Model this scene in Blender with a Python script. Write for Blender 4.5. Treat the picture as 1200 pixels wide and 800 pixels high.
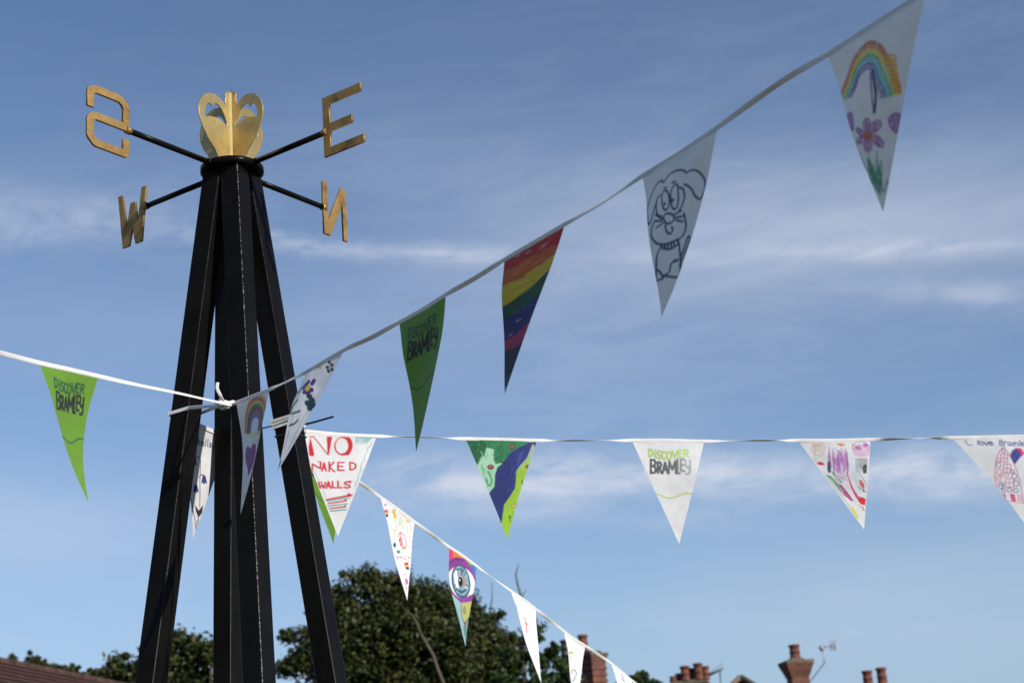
import bpy, bmesh, math, random
import numpy as np
from mathutils import Vector, Matrix, noise as mnoise

SC = bpy.context.scene
for o in list(bpy.data.objects): bpy.data.objects.remove(o)
R = math.radians
rnd = random.Random(7)
rng = np.random.default_rng(7)

# ------------------------------------------------------------------ camera
FPX = 1900.0                       # focal length in 1200-wide pixels
PITCH, ROLL = R(18.0), R(4.35)
CAM = Vector((0, 0, 1.6))
FW = Vector((0, math.cos(PITCH), math.sin(PITCH)))
UP0 = Vector((0, -math.sin(PITCH), math.cos(PITCH)))
RT0 = Vector((1, 0, 0))
RT = RT0*math.cos(ROLL) - UP0*math.sin(ROLL)
UP = UP0*math.cos(ROLL) + RT0*math.sin(ROLL)
cd = bpy.data.cameras.new('camera'); cam = bpy.data.objects.new('camera', cd)
SC.collection.objects.link(cam)
cd.sensor_width = 36; cd.lens = FPX/1200*36
cd.clip_start = 0.05; cd.clip_end = 2000
cam.matrix_world = Matrix((
    (RT.x, UP.x, -FW.x, CAM.x), (RT.y, UP.y, -FW.y, CAM.y),
    (RT.z, UP.z, -FW.z, CAM.z), (0, 0, 0, 1)))
cd.dof.use_dof = True; cd.dof.focus_distance = 4.1; cd.dof.aperture_fstop = 7.0
SC.camera = cam

# ------------------------------------------------------------------ light
SUN_EL = R(29); SUN_DIR = Vector((0.68, -0.70, 0)).normalized()*math.cos(SUN_EL) + Vector((0, 0, math.sin(SUN_EL)))
sl = bpy.data.lights.new('sun', 'SUN'); so = bpy.data.objects.new('sun', sl); SC.collection.objects.link(so)
sl.energy = 4.8; sl.angle = R(0.55); sl.color = (1.0, 0.94, 0.85)
so.rotation_euler = SUN_DIR.to_track_quat('Z', 'Y').to_euler(); so.location = (20, -10, 30)
SC.view_settings.view_transform = 'Standard'; SC.view_settings.look = 'None'
SC.view_settings.gamma = 1; SC.view_settings.use_curve_mapping = False
SC.view_settings.exposure = 0.15

W = bpy.data.worlds.new('World'); SC.world = W; W.use_nodes = True
nt = W.node_tree; nt.nodes.clear()
def N(tree, typ, **kw):
    n = tree.nodes.new(typ)
    for k, v in kw.items(): setattr(n, k, v)
    return n
def mathn(tree, op, a, b=None, c=None, clamp=False):
    n = tree.nodes.new('ShaderNodeMath'); n.operation = op; n.use_clamp = clamp
    for i, v in enumerate((a, b, c)):
        if v is None: continue
        if isinstance(v, (int, float)): n.inputs[i].default_value = v
        else: tree.links.new(v, n.inputs[i])
    return n.outputs[0]
wo = N(nt, 'ShaderNodeOutputWorld'); bg = N(nt, 'ShaderNodeBackground'); bg.inputs['Strength'].default_value = 0.088
sky = N(nt, 'ShaderNodeTexSky'); sky.sky_type = 'NISHITA'; sky.sun_disc = False
sky.sun_elevation = SUN_EL; sky.sun_rotation = math.atan2(SUN_DIR.x, SUN_DIR.y)
sky.air_density = 1.0; sky.dust_density = 0.15; sky.ozone_density = 1.3
tc = N(nt, 'ShaderNodeTexCoord')
sep = N(nt, 'ShaderNodeSeparateXYZ'); nt.links.new(tc.outputs['Generated'], sep.inputs[0])
def streak(scale, sx, sz, detail, seed, rough=0.55, dist=0.3, tilt=0.0):
    mp = N(nt, 'ShaderNodeMapping'); mp.inputs['Scale'].default_value = (sx, sx, sz)
    mp.inputs['Location'].default_value = (seed, seed*0.7, 0); mp.inputs['Rotation'].default_value = (0, tilt, 0)
    nt.links.new(tc.outputs['Generated'], mp.inputs[0])
    nz = N(nt, 'ShaderNodeTexNoise'); nz.inputs['Scale'].default_value = scale; nz.inputs['Detail'].default_value = detail
    nz.inputs['Roughness'].default_value = rough; nz.inputs['Distortion'].default_value = dist
    nt.links.new(mp.outputs[0], nz.inputs['Vector']); return nz.outputs['Fac']
def ramp(v, lo, hi):
    n = N(nt, 'ShaderNodeMapRange'); n.interpolation_type = 'SMOOTHSTEP'
    n.inputs['From Min'].default_value = lo; n.inputs['From Max'].default_value = hi
    nt.links.new(v, n.inputs['Value']); return n.outputs[0]
broad = ramp(streak(1.5, 1.0, 3.2, 3, 3.1, 0.5, 0.2, tilt=-0.12), 0.36, 0.74)
fine = ramp(streak(4.0, 1.0, 4.0, 7, 1.7, 0.58, 0.4, tilt=-0.10), 0.30, 0.72)
puff = ramp(streak(24.0, 1.0, 2.0, 9, 4.4, 0.66, 0.9, tilt=-0.14), 0.34, 0.68)
wisp = ramp(streak(9.0, 1.0, 5.0, 9, 6.1, 0.64, 1.2, tilt=-0.22), 0.38, 0.66)
wobble = streak(2.6, 1.0, 1.0, 4, 8.2)
zz = mathn(nt, 'ADD', sep.outputs['Z'], mathn(nt, 'MULTIPLY', mathn(nt, 'SUBTRACT', wobble, 0.5), 0.030))
def sky_dir(px, py): return (FW*FPX + RT*(px-600) + UP*(400-py)).normalized()
def band(p0, p1, wpx, amp, fade=0.08):
    """a bank of cirrus between two bearings, at the heights in the sky where it stands"""
    a, b_ = sky_dir(*p0), sky_dir(*p1); sl_ = (b_.z-a.z)/(b_.x-a.x); w = wpx*0.00051
    d = mathn(nt, 'SUBTRACT', zz, mathn(nt, 'MULTIPLY_ADD', sep.outputs['X'], sl_, a.z-sl_*a.x))
    g = mathn(nt, 'POWER', 2.718, mathn(nt, 'MULTIPLY', mathn(nt, 'MULTIPLY', d, d), -1.0/(w*w)))
    e0 = ramp(sep.outputs['X'], a.x-fade, a.x+fade); e1 = mathn(nt, 'SUBTRACT', 1.0, ramp(sep.outputs['X'], b_.x-fade, b_.x+fade))
    return mathn(nt, 'MULTIPLY', mathn(nt, 'MULTIPLY', g, amp), mathn(nt, 'MULTIPLY', e0, e1))
tex = mathn(nt, 'MULTIPLY', mathn(nt, 'MULTIPLY_ADD', fine, 0.75, 0.30), mathn(nt, 'MULTIPLY_ADD', puff, 0.50, mathn(nt, 'MULTIPLY_ADD', wisp, 0.55, 0.22)))
soft = mathn(nt, 'MULTIPLY_ADD', fine, 0.5, 0.55)
sharp = band((-200, 235), (230, 262), 30, 1.0)
for args in (((180, 272), (620, 302), 11, 0.80), ((400, 552), (1250, 545), 27, 1.35), ((450, 585), (900, 610), 14, 0.45), ((1080, 345), (1300, 352), 14, 0.7), ((700, 300), (1200, 285), 12, 0.35)):
    sharp = mathn(nt, 'ADD', sharp, band(*args))
hazeb = band((560, 265), (1350, 235), 85, 0.40, 0.12)
for args in (((-200, 590), (420, 610), 60, 0.30), ((820, 700), (1350, 690), 70, 0.30), ((-100, 370), (600, 380), 60, 0.16)):
    hazeb = mathn(nt, 'ADD', hazeb, band(*args))
cl = mathn(nt, 'ADD', mathn(nt, 'ADD', mathn(nt, 'MULTIPLY', sharp, tex), mathn(nt, 'MULTIPLY', hazeb, soft)),
           mathn(nt, 'MULTIPLY', mathn(nt, 'MULTIPLY', mathn(nt, 'MULTIPLY', broad, soft), mathn(nt, 'MULTIPLY_ADD', wisp, 0.5, 0.7)), 0.20), clamp=True)
low = mathn(nt, 'SUBTRACT', 1.0, ramp(sep.outputs['Z'], 0.02, 0.26))
cl = mathn(nt, 'MULTIPLY', cl, mathn(nt, 'MULTIPLY_ADD', ramp(sep.outputs['Z'], 0.36, 0.52), -0.55, 1.0))
hue = N(nt, 'ShaderNodeMix'); hue.data_type = 'RGBA'; hue.blend_type = 'MULTIPLY'; hue.inputs['Factor'].default_value = 1.0
lowm = N(nt, 'ShaderNodeMix'); lowm.data_type = 'RGBA'; nt.links.new(mathn(nt, 'MULTIPLY', low, 0.55), lowm.inputs['Factor'])
nt.links.new(sky.outputs[0], lowm.inputs['A']); lowm.inputs['B'].default_value = (3.3, 4.2, 5.4, 1)
nt.links.new(lowm.outputs['Result'], hue.inputs['A']); hue.inputs['B'].default_value = (0.93, 1.02, 1.17, 1)
cm = N(nt, 'ShaderNodeMix'); cm.data_type = 'RGBA'
nt.links.new(cl, cm.inputs['Factor']); nt.links.new(hue.outputs['Result'], cm.inputs['A'])
cm.inputs['B'].default_value = (6.3, 6.9, 8.2, 1)
nt.links.new(cm.outputs['Result'], bg.inputs['Color']); nt.links.new(bg.outputs[0], wo.inputs[0])

# ------------------------------------------------------------------ helpers
def ray(px, py):
    v = FW*FPX + RT*(px-600) + UP*(400-py)
    return v.normalized()
def P(px, py, rho): return CAM + ray(px, py)*rho
def PY(px, py, y):
    d = ray(px, py); return CAM + d*(y/d.y)
def PZ(px, py, z):
    d = ray(px, py); return CAM + d*((z-CAM.z)/d.z)
def link(o): SC.collection.objects.link(o); return o
def tag(o, label=None, cat=None, group=None, kind=None):
    if label: o['label'] = label
    if cat: o['category'] = cat
    if group: o['group'] = group
    if kind: o['kind'] = kind
    return o
def empty(name, loc=(0, 0, 0)):
    o = bpy.data.objects.new(name, None); o.location = loc; o.empty_display_size = 0.1; return link(o)
def place(name, me, mats, parent=None, root=None, smooth=False):
    """mesh data is given in world coordinates; parent chain sits at root's location unrotated"""
    for m in (mats if isinstance(mats, (list, tuple)) else [mats]): me.materials.append(m)
    o = bpy.data.objects.new(name, me); link(o)
    if parent is not None: o.parent = parent
    if smooth:
        me.polygons.foreach_set('use_smooth', [True]*len(me.polygons))
    if root is not None and parent is not None and parent is root or (root is not None and parent is None):
        me.transform(Matrix.Translation(-Vector(root.location)))
    elif root is not None:
        me.transform(Matrix.Translation(-Vector(root.location)))
    me.update(); return o
def bm_mesh(bm, name='m'):
    me = bpy.data.meshes.new(name); bmesh.ops.recalc_face_normals(bm, faces=bm.faces); bm.to_mesh(me); bm.free(); return me
def raw_mesh(V, F, name='m'):
    me = bpy.data.meshes.new(name); me.from_pydata([tuple(v) for v in V], [], F); me.update(); return me
def bbox(bm, c, s, M=None, bevel=0):
    r = bmesh.ops.create_cube(bm, size=1.0)
    vs = r['verts']
    for v in vs: v.co = Vector((v.co.x*s[0]+c[0], v.co.y*s[1]+c[1], v.co.z*s[2]+c[2]))
    if bevel:
        es = {e for v in vs for e in v.link_edges}
        r2 = bmesh.ops.bevel(bm, geom=list(es), offset=bevel, segments=2, affect='EDGES', profile=0.6)
        vs = list({v for f in r2['faces'] for v in f.verts} | {v for v in vs if v.is_valid})
    if M is not None:
        seen = set()
        stack = [v for v in vs if v.is_valid]
        while stack:
            v = stack.pop()
            if v in seen: continue
            seen.add(v)
            for e in v.link_edges:
                w = e.other_vert(v)
                if w not in seen: stack.append(w)
        for v in seen: v.co = M @ v.co
def tube(bm, pts, rad, seg=10, cap=True):
    pts = [Vector(p) for p in pts]; rad = rad if isinstance(rad, (list, tuple)) else [rad]*len(pts)
    rings = []; ref = Vector((0.13, 0.31, 0.94))
    for i, p in enumerate(pts):
        t = (pts[min(i+1, len(pts)-1)] - pts[max(i-1, 0)]).normalized()
        a = t.cross(ref)
        if a.length < 0.1: a = t.cross(Vector((1, 0, 0)))
        a.normalize(); b = t.cross(a)
        rings.append([bm.verts.new(p + (a*math.cos(2*math.pi*k/seg) + b*math.sin(2*math.pi*k/seg))*rad[i]) for k in range(seg)])
    for i in range(len(rings)-1):
        for k in range(seg):
            f = bm.faces.new((rings[i][k], rings[i][(k+1) % seg], rings[i+1][(k+1) % seg], rings[i+1][k])); f.smooth = True
    if cap:
        bm.faces.new(rings[0][::-1]); bm.faces.new(rings[-1])
def lathe(bm, c, prof, seg=20):
    rings = []
    for r, z in prof:
        rings.append([bm.verts.new((c[0]+r*math.cos(2*math.pi*k/seg), c[1]+r*math.sin(2*math.pi*k/seg), c[2]+z)) for k in range(seg)])
    for i in range(len(rings)-1):
        for k in range(seg):
            f = bm.faces.new((rings[i][k], rings[i][(k+1) % seg], rings[i+1][(k+1) % seg], rings[i+1][k])); f.smooth = True
    bm.faces.new(rings[0][::-1]); bm.faces.new(rings[-1])
def plate(loops, thick, bevel, M):
    """flat plate with holes: loops in (x, y), extruded along local z, bevelled"""
    cu = bpy.data.curves.new('c', 'CURVE'); cu.dimensions = '2D'; cu.fill_mode = 'BOTH'
    cu.extrude = thick/2-bevel; cu.bevel_depth = bevel; cu.bevel_resolution = 1; cu.offset = -bevel
    for lp in loops:
        s = cu.splines.new('POLY'); s.points.add(len(lp)-1); s.use_cyclic_u = True
        for i, (x, y) in enumerate(lp): s.points[i].co = (x, y, 0, 1)
    o = bpy.data.objects.new('c', cu); link(o)
    dg = bpy.context.evaluated_depsgraph_get(); dg.update()
    me = bpy.data.meshes.new_from_object(o.evaluated_get(dg)); bpy.data.objects.remove(o); bpy.data.curves.remove(cu)
    me.materials.clear(); me.transform(M); return me
def smooth_loop(pts, n=6, closed=True):
    out = []; k = len(pts)
    rngk = range(k) if closed else range(k-1)
    for i in rngk:
        if closed: p0, p1, p2, p3 = pts[(i-1) % k], pts[i], pts[(i+1) % k], pts[(i+2) % k]
        else: p0, p1, p2, p3 = pts[max(i-1, 0)], pts[i], pts[i+1], pts[min(i+2, k-1)]
        for j in range(n):
            t = j/n
            out.append(tuple(0.5*((2*b)+(-a+c)*t+(2*a-5*b+4*c-d)*t*t+(-a+3*b-3*c+d)*t**3) for a, b, c, d in zip(p0, p1, p2, p3)))
    if not closed: out.append(tuple(pts[-1]))
    return out

# ------------------------------------------------------------------ materials
def mat(name):
    m = bpy.data.materials.new(name); m.use_nodes = True
    t = m.node_tree; b = t.nodes['Principled BSDF']; return m, t, b
def lk(t, a, b): t.links.new(a, b)
def noise_node(t, scale, detail=4, rough=0.55, coord='Object', sc=None):
    tcn = t.nodes.new('ShaderNodeTexCoord'); nz = t.nodes.new('ShaderNodeTexNoise')
    nz.inputs['Scale'].default_value = scale; nz.inputs['Detail'].default_value = detail; nz.inputs['Roughness'].default_value = rough
    if sc:
        mp = t.nodes.new('ShaderNodeMapping'); mp.inputs['Scale'].default_value = sc
        lk(t, tcn.outputs[coord], mp.inputs[0]); lk(t, mp.outputs[0], nz.inputs['Vector'])
    else: lk(t, tcn.outputs[coord], nz.inputs['Vector'])
    return nz.outputs['Fac']
def cramp(t, fac, stops):
    r = t.nodes.new('ShaderNodeValToRGB'); e = r.color_ramp.elements
    while len(e) < len(stops): e.new(0.5)
    for i, (p, c) in enumerate(stops): e[i].position = p; e[i].color = (*c, 1)
    lk(t, fac, r.inputs[0]); return r.outputs[0]
def bump(t, b, h, strength, dist=0.01):
    bn = t.nodes.new('ShaderNodeBump'); bn.inputs['Strength'].default_value = strength; bn.inputs['Distance'].default_value = dist
    lk(t, h, bn.inputs['Height']); lk(t, bn.outputs[0], b.inputs['Normal'])

def black_paint():
    m, t, b = mat('black_gloss_paint')
    n = noise_node(t, 9, 5); lk(t, cramp(t, n, [(0.3, (0.0045, 0.004, 0.0038)), (0.75, (0.008, 0.0072, 0.007))]), b.inputs['Base Color'])
    n2 = noise_node(t, 30, 4)
    mr = t.nodes.new('ShaderNodeMapRange'); mr.inputs['To Min'].default_value = 0.16; mr.inputs['To Max'].default_value = 0.34
    lk(t, n2, mr.inputs['Value']); lk(t, mr.outputs[0], b.inputs['Roughness'])
    b.inputs['Specular IOR Level'].default_value = 0.06
    bump(t, b, noise_node(t, 60, 4, sc=(1, 1, 0.4)), 0.12, 0.002); return m
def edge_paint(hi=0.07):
    m, t, b = mat('speckled_edge_paint')  # speckled pale grey for the leg bevels, palest on the front leg
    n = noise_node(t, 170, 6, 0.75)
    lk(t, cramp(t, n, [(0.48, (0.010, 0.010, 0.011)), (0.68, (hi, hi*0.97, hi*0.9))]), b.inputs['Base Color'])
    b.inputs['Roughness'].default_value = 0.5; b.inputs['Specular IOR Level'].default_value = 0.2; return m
def gold(name, c0, c1, c2, metal=0.55, rough=0.42, sc=14, stain=(0.30, 0.48, 0.68)):
    m, t, b = mat(name)
    n = noise_node(t, sc, 8, 0.68); lk(t, cramp(t, n, [(stain[0], c0), (stain[1], c1), (stain[2], c2)]), b.inputs['Base Color'])
    b.inputs['Metallic'].default_value = metal
    mr = t.nodes.new('ShaderNodeMapRange'); mr.inputs['To Min'].default_value = rough+0.15; mr.inputs['To Max'].default_value = rough-0.1
    lk(t, n, mr.inputs['Value']); lk(t, mr.outputs[0], b.inputs['Roughness'])
    bump(t, b, noise_node(t, 90, 5), 0.25, 0.002); return m
def cloth_mat(name, col=None, trans=0.3, attr=None, sheen=0.45):
    m, t, b = mat(name)
    out = t.nodes['Material Output']
    n = noise_node(t, 40, 3)
    mx = t.nodes.new('ShaderNodeMix'); mx.data_type = 'RGBA'; mx.blend_type = 'MULTIPLY'; mx.inputs['Factor'].default_value = 1
    if attr:
        a = t.nodes.new('ShaderNodeVertexColor'); a.layer_name = attr; lk(t, a.outputs['Color'], mx.inputs['A'])
    else: mx.inputs['A'].default_value = (*col, 1)
    lk(t, cramp(t, n, [(0.3, (0.90, 0.90, 0.90)), (0.7, (1, 1, 1))]), mx.inputs['B'])
    lk(t, mx.outputs['Result'], b.inputs['Base Color']); b.inputs['Roughness'].default_value = sheen
    b.inputs['Specular IOR Level'].default_value = 0.25
    tr = t.nodes.new('ShaderNodeBsdfTranslucent'); lk(t, mx.outputs['Result'], tr.inputs['Color'])
    ms = t.nodes.new('ShaderNodeMixShader'); ms.inputs[0].default_value = trans
    lk(t, b.outputs[0], ms.inputs[1]); lk(t, tr.outputs[0], ms.inputs[2]); lk(t, ms.outputs[0], out.inputs[0])
    bump(t, b, noise_node(t, 9, 2, 0.5), 0.4, 0.014); return m
def brick_mat(name, c1, c2, mortar, scale=1.0):
    m, t, b = mat(name)
    tcn = t.nodes.new('ShaderNodeTexCoord'); sp = t.nodes.new('ShaderNodeSeparateXYZ'); lk(t, tcn.outputs['Object'], sp.inputs[0])
    ad = mathn(t, 'ADD', sp.outputs[0], sp.outputs[1]); cb = t.nodes.new('ShaderNodeCombineXYZ')
    lk(t, ad, cb.inputs[0]); lk(t, sp.outputs[2], cb.inputs[1])
    br = t.nodes.new('ShaderNodeTexBrick'); lk(t, cb.outputs[0], br.inputs['Vector'])
    br.inputs['Scale'].default_value = 1; br.inputs['Brick Width'].default_value = 0.225*scale; br.inputs['Row Height'].default_value = 0.075*scale
    br.inputs['Mortar Size'].default_value = 0.008*scale; br.inputs['Color1'].default_value = (*c1, 1); br.inputs['Color2'].default_value = (*c2, 1)
    br.inputs['Mortar'].default_value = (*mortar, 1); br.inputs['Bias'].default_value = 0.1
    mx = t.nodes.new('ShaderNodeMix'); mx.data_type = 'RGBA'; mx.blend_type = 'MULTIPLY'; mx.inputs['Factor'].default_value = 0.8
    lk(t, br.outputs['Color'], mx.inputs['A']); lk(t, cramp(t, noise_node(t, 2.5, 6, 0.7), [(0.3, (0.45, 0.42, 0.40)), (0.65, (1.1, 1.05, 1))]), mx.inputs['B'])
    lk(t, mx.outputs['Result'], b.inputs['Base Color']); b.inputs['Roughness'].default_value = 0.9
    bump(t, b, br.outputs['Fac'], -0.5, 0.02); return m
def plain(name, c, rough=0.7, metal=0, var=0.25, sc=3.0):
    m, t, b = mat(name)
    lk(t, cramp(t, noise_node(t, sc, 5), [(0.3, tuple(x*(1-var) for x in c)), (0.7, tuple(x*(1+var) for x in c))]), b.inputs['Base Color'])
    b.inputs['Roughness'].default_value = rough; b.inputs['Metallic'].default_value = metal; return m
def leaf_mat(name, stops, trans=0.25):
    m, t, b = mat(name); out = t.nodes['Material Output']
    a = t.nodes.new('ShaderNodeVertexColor'); a.layer_name = 'leaf'
    sp = t.nodes.new('ShaderNodeSeparateColor'); lk(t, a.outputs['Color'], sp.inputs[0])
    col = cramp(t, sp.outputs[0], stops); lk(t, col, b.inputs['Base Color']); b.inputs['Roughness'].default_value = 0.55
    b.inputs['Specular IOR Level'].default_value = 0.35
    tr = t.nodes.new('ShaderNodeBsdfTranslucent'); lk(t, col, tr.inputs['Color'])
    ms = t.nodes.new('ShaderNodeMixShader'); ms.inputs[0].default_value = trans
    lk(t, b.outputs[0], ms.inputs[1]); lk(t, tr.outputs[0], ms.inputs[2]); lk(t, ms.outputs[0], out.inputs[0]); return m
def tile_mat():
    m, t, b = mat('clay_roof_tile')
    a = t.nodes.new('ShaderNodeUVMap'); a.uv_map = 'UVMap'
    br = t.nodes.new('ShaderNodeTexBrick'); lk(t, a.outputs[0], br.inputs['Vector'])
    br.inputs['Scale'].default_value = 1; br.inputs['Brick Width'].default_value = 0.20; br.inputs['Row Height'].default_value = 0.14
    br.inputs['Mortar Size'].default_value = 0.028; br.inputs['Color1'].default_value = (0.21, 0.050, 0.024, 1)
    br.inputs['Color2'].default_value = (0.11, 0.030, 0.017, 1); br.inputs['Mortar'].default_value = (0.02, 0.014, 0.012, 1)
    mx = t.nodes.new('ShaderNodeMix'); mx.data_type = 'RGBA'; mx.blend_type = 'MULTIPLY'; mx.inputs['Factor'].default_value = 0.8
    lk(t, br.outputs['Color'], mx.inputs['A']); lk(t, cramp(t, noise_node(t, 1.2, 7, 0.75), [(0.35, (0.5, 0.55, 0.5)), (0.65, (1.15, 1.0, 0.9))]), mx.inputs['B'])
    lk(t, mx.outputs['Result'], b.inputs['Base Color']); b.inputs['Roughness'].default_value = 0.85
    bump(t, b, br.outputs['Fac'], -0.6, 0.02); return m

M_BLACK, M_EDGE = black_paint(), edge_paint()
M_GOLD = gold('gilded_metal', (0.34, 0.24, 0.085), (0.45, 0.335, 0.135), (0.54, 0.415, 0.18), 0.6, 0.36, 9)
M_BRASS = gold('weathered_gilt', (0.13, 0.075, 0.026), (0.27, 0.158, 0.048), (0.41, 0.255, 0.085), 0.45, 0.5, 22, (0.30, 0.44, 0.66))
M_TAPE = cloth_mat('white_tape_cloth', (0.70, 0.69, 0.67), 0.06)
M_FLAG = cloth_mat('printed_pennant_cloth', None, 0.05, 'art')
M_PLASTIC = plain('black_nylon', (0.012, 0.012, 0.012), 0.35)
M_BRICK = brick_mat('red_brick', (0.23, 0.062, 0.032), (0.13, 0.038, 0.023), (0.15, 0.12, 0.095))
M_POT = plain('terracotta', (0.135, 0.042, 0.026), 0.8, 0, 0.35, 4)
M_RIDGE = plain('dark_ridge_clay', (0.055, 0.024, 0.017), 0.85, 0, 0.4, 3)
M_STONE = plain('weathered_stone', (0.12, 0.09, 0.06), 0.9, 0, 0.45, 5)
M_TILE = tile_mat()
M_METAL = plain('dull_aluminium', (0.30, 0.30, 0.31), 0.5, 0.6)
M_DARKMETAL = plain('dark_metal', (0.05, 0.05, 0.055), 0.5, 0.3)
M_WHITE = plain('white_gloss_wood', (0.75, 0.74, 0.70), 0.5, 0, 0.05)
M_BARK = plain('brown_bark', (0.09, 0.065, 0.045), 0.95, 0, 0.4, 6)
M_PALEBARK = plain('pale_dead_bark', (0.10, 0.078, 0.058), 0.95, 0, 0.35, 6)
M_TIMBER = plain('stained_timber', (0.16, 0.10, 0.06), 0.8, 0, 0.3, 5)
mg, tg, bgl = mat('window_glass'); bgl.inputs['Base Color'].default_value = (0.03, 0.04, 0.05, 1); bgl.inputs['Roughness'].default_value = 0.05
M_GLASS = mg
M_LEAF1 = leaf_mat('olive_chestnut_leaf', [(0.0, (0.015, 0.026, 0.007)), (0.45, (0.036, 0.053, 0.013)), (0.8, (0.075, 0.084, 0.020)), (1.0, (0.13, 0.108, 0.028))])
M_LEAF2 = leaf_mat('green_leaf', [(0.0, (0.018, 0.040, 0.012)), (0.5, (0.035, 0.070, 0.018)), (1.0, (0.08, 0.11, 0.03))])

# ------------------------------------------------------------------ ground
def ground():
    m, t, b = mat('village_green_grass')
    n = noise_node(t, 0.35, 8, 0.7); lk(t, cramp(t, n, [(0.3, (0.035, 0.055, 0.016)), (0.7, (0.075, 0.10, 0.03))]), b.inputs['Base Color'])
    b.inputs['Roughness'].default_value = 0.95; bump(t, b, noise_node(t, 30, 6), 0.5, 0.03)
    bm = bmesh.new(); S = 700
    vs = [bm.verts.new(p) for p in ((-S, -S, 0), (S, -S, 0), (S, S, 0), (-S, S, 0))]; bm.faces.new(vs)
    tag(place('grass_ground', bm_mesh(bm), m), kind='structure')
    m, t, b = mat('paving_slabs')
    tcn = t.nodes.new('ShaderNodeTexCoord'); br = t.nodes.new('ShaderNodeTexBrick'); lk(t, tcn.outputs['Object'], br.inputs['Vector'])
    br.inputs['Scale'].default_value = 1; br.inputs['Brick Width'].default_value = 0.6; br.inputs['Row Height'].default_value = 0.45
    br.inputs['Mortar Size'].default_value = 0.006; br.inputs['Color1'].default_value = (0.13, 0.12, 0.11, 1)
    br.inputs['Color2'].default_value = (0.10, 0.095, 0.09, 1); br.inputs['Mortar'].default_value = (0.08, 0.075, 0.07, 1)
    lk(t, br.outputs['Color'], b.inputs['Base Color']); b.inputs['Roughness'].default_value = 0.9
    bm = bmesh.new(); bbox(bm, (0, 3, 0.03), (9, 9, 0.10), bevel=0.01)
    tag(place('pavement', bm_mesh(bm), m), kind='structure')
    bm = bmesh.new(); vs = [bm.verts.new(p) for p in ((-200, 15, 0.004), (200, 15, 0.004), (200, 21, 0.004), (-200, 21, 0.004))]; bm.faces.new(vs)
    tag(place('road', bm_mesh(bm), plain('asphalt', (0.05, 0.05, 0.052), 0.9, 0, 0.2, 2)), kind='structure')
ground()
GZ = 0.08

# ------------------------------------------------------------------ compass tower
TOPC = PY(272, 197, 4.0)                 # centre of the top disc
TC = Vector((TOPC.x, TOPC.y, GZ)); TH = TOPC.z
tower = tag(empty('compass_tower', TC), 'tall black four legged frame topped by a gilded finial and four gold compass letters', 'compass tower')
YAW = -70.0
LEG_R0, SLOPE, SEC = 0.037, 0.134, 0.056
def leg_c(k, z):
    r = LEG_R0 + SLOPE*(TH-z); a = R(YAW+90*k); return Vector((TC.x+r*math.cos(a), TC.y+r*math.sin(a), z))
def leg_corner(k, z, j, off=0.0):
    a = R(YAW+90*k+90*j); c = leg_c(k, z); r = SEC/math.sqrt(2)+off
    return c + Vector((math.cos(a), math.sin(a), 0))*r
for k in range(4):                       # 0 front, 1 right, 2 rear, 3 left
    bm = bmesh.new()
    top, bot = leg_c(k, TH-0.012), leg_c(k, GZ)
    rings = []; BV = 0.0035; h = SEC/2
    prof = []
    for q in range(4):
        cx, cy = [(h, h), (-h, h), (-h, -h), (h, -h)][q]; sx, sy = (1 if cx > 0 else -1), (1 if cy > 0 else -1)
        a0 = [0, 90, 180, 270][q]
        for s in range(4):
            a = R(a0+30*s); prof.append((cx-sx*BV+BV*math.cos(a), cy-sy*BV+BV*math.sin(a)))
    rot = Matrix.Rotation(R(YAW+45), 3, 'Z')
    NS = 2
    for c in (top, bot):
        rings.append([bm.verts.new(c + rot @ Vector((x, y, 0))) for x, y in prof])
    n = len(prof)
    for i in range(n):
        f = bm.faces.new((rings[0][i], rings[0][(i+1) % n], rings[1][(i+1) % n], rings[1][i]))
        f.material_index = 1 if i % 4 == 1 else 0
        f.smooth = (i % 4) != 3
    bm.faces.new(rings[0]); bm.faces.new(rings[1][::-1])
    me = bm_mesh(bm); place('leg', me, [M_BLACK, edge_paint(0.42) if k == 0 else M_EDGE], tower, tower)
    bm = bmesh.new(); bbox(bm, (0, 0, 0.006), (0.13, 0.13, 0.012), Matrix.Translation(leg_c(k, GZ+0.002)) @ Matrix.Rotation(R(YAW+45), 4, 'Z'), 0.002)
    for (bx, by) in ((.045, .045), (-.045, .045), (.045, -.045), (-.045, -.045)):
        q = leg_c(k, GZ+0.012) + Matrix.Rotation(R(YAW+45), 3, 'Z') @ Vector((bx, by, 0)); lathe(bm, q, [(0.009, 0), (0.009, 0.006), (0.004, 0.009)], 6)
    place('foot_plate', bm_mesh(bm), M_BLACK, tower, tower)
bm = bmesh.new()
DR = 0.085
lathe(bm, (TC.x, TC.y, TH-0.014), [(0.03, -0.008), (DR-0.004, -0.004), (DR, -0.001), (DR, 0.011), (DR-0.003, 0.014), (0.03, 0.0142)], 48)
place('top_plate', bm_mesh(bm), M_BLACK, tower, tower)
# bunched collar between the leg tops
bm = bmesh.new(); lathe(bm, (TC.x, TC.y, TH-0.10), [(0.035, 0), (0.035, 0.08)], 24)
place('collar', bm_mesh(bm), M_BLACK, tower, tower)

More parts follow.
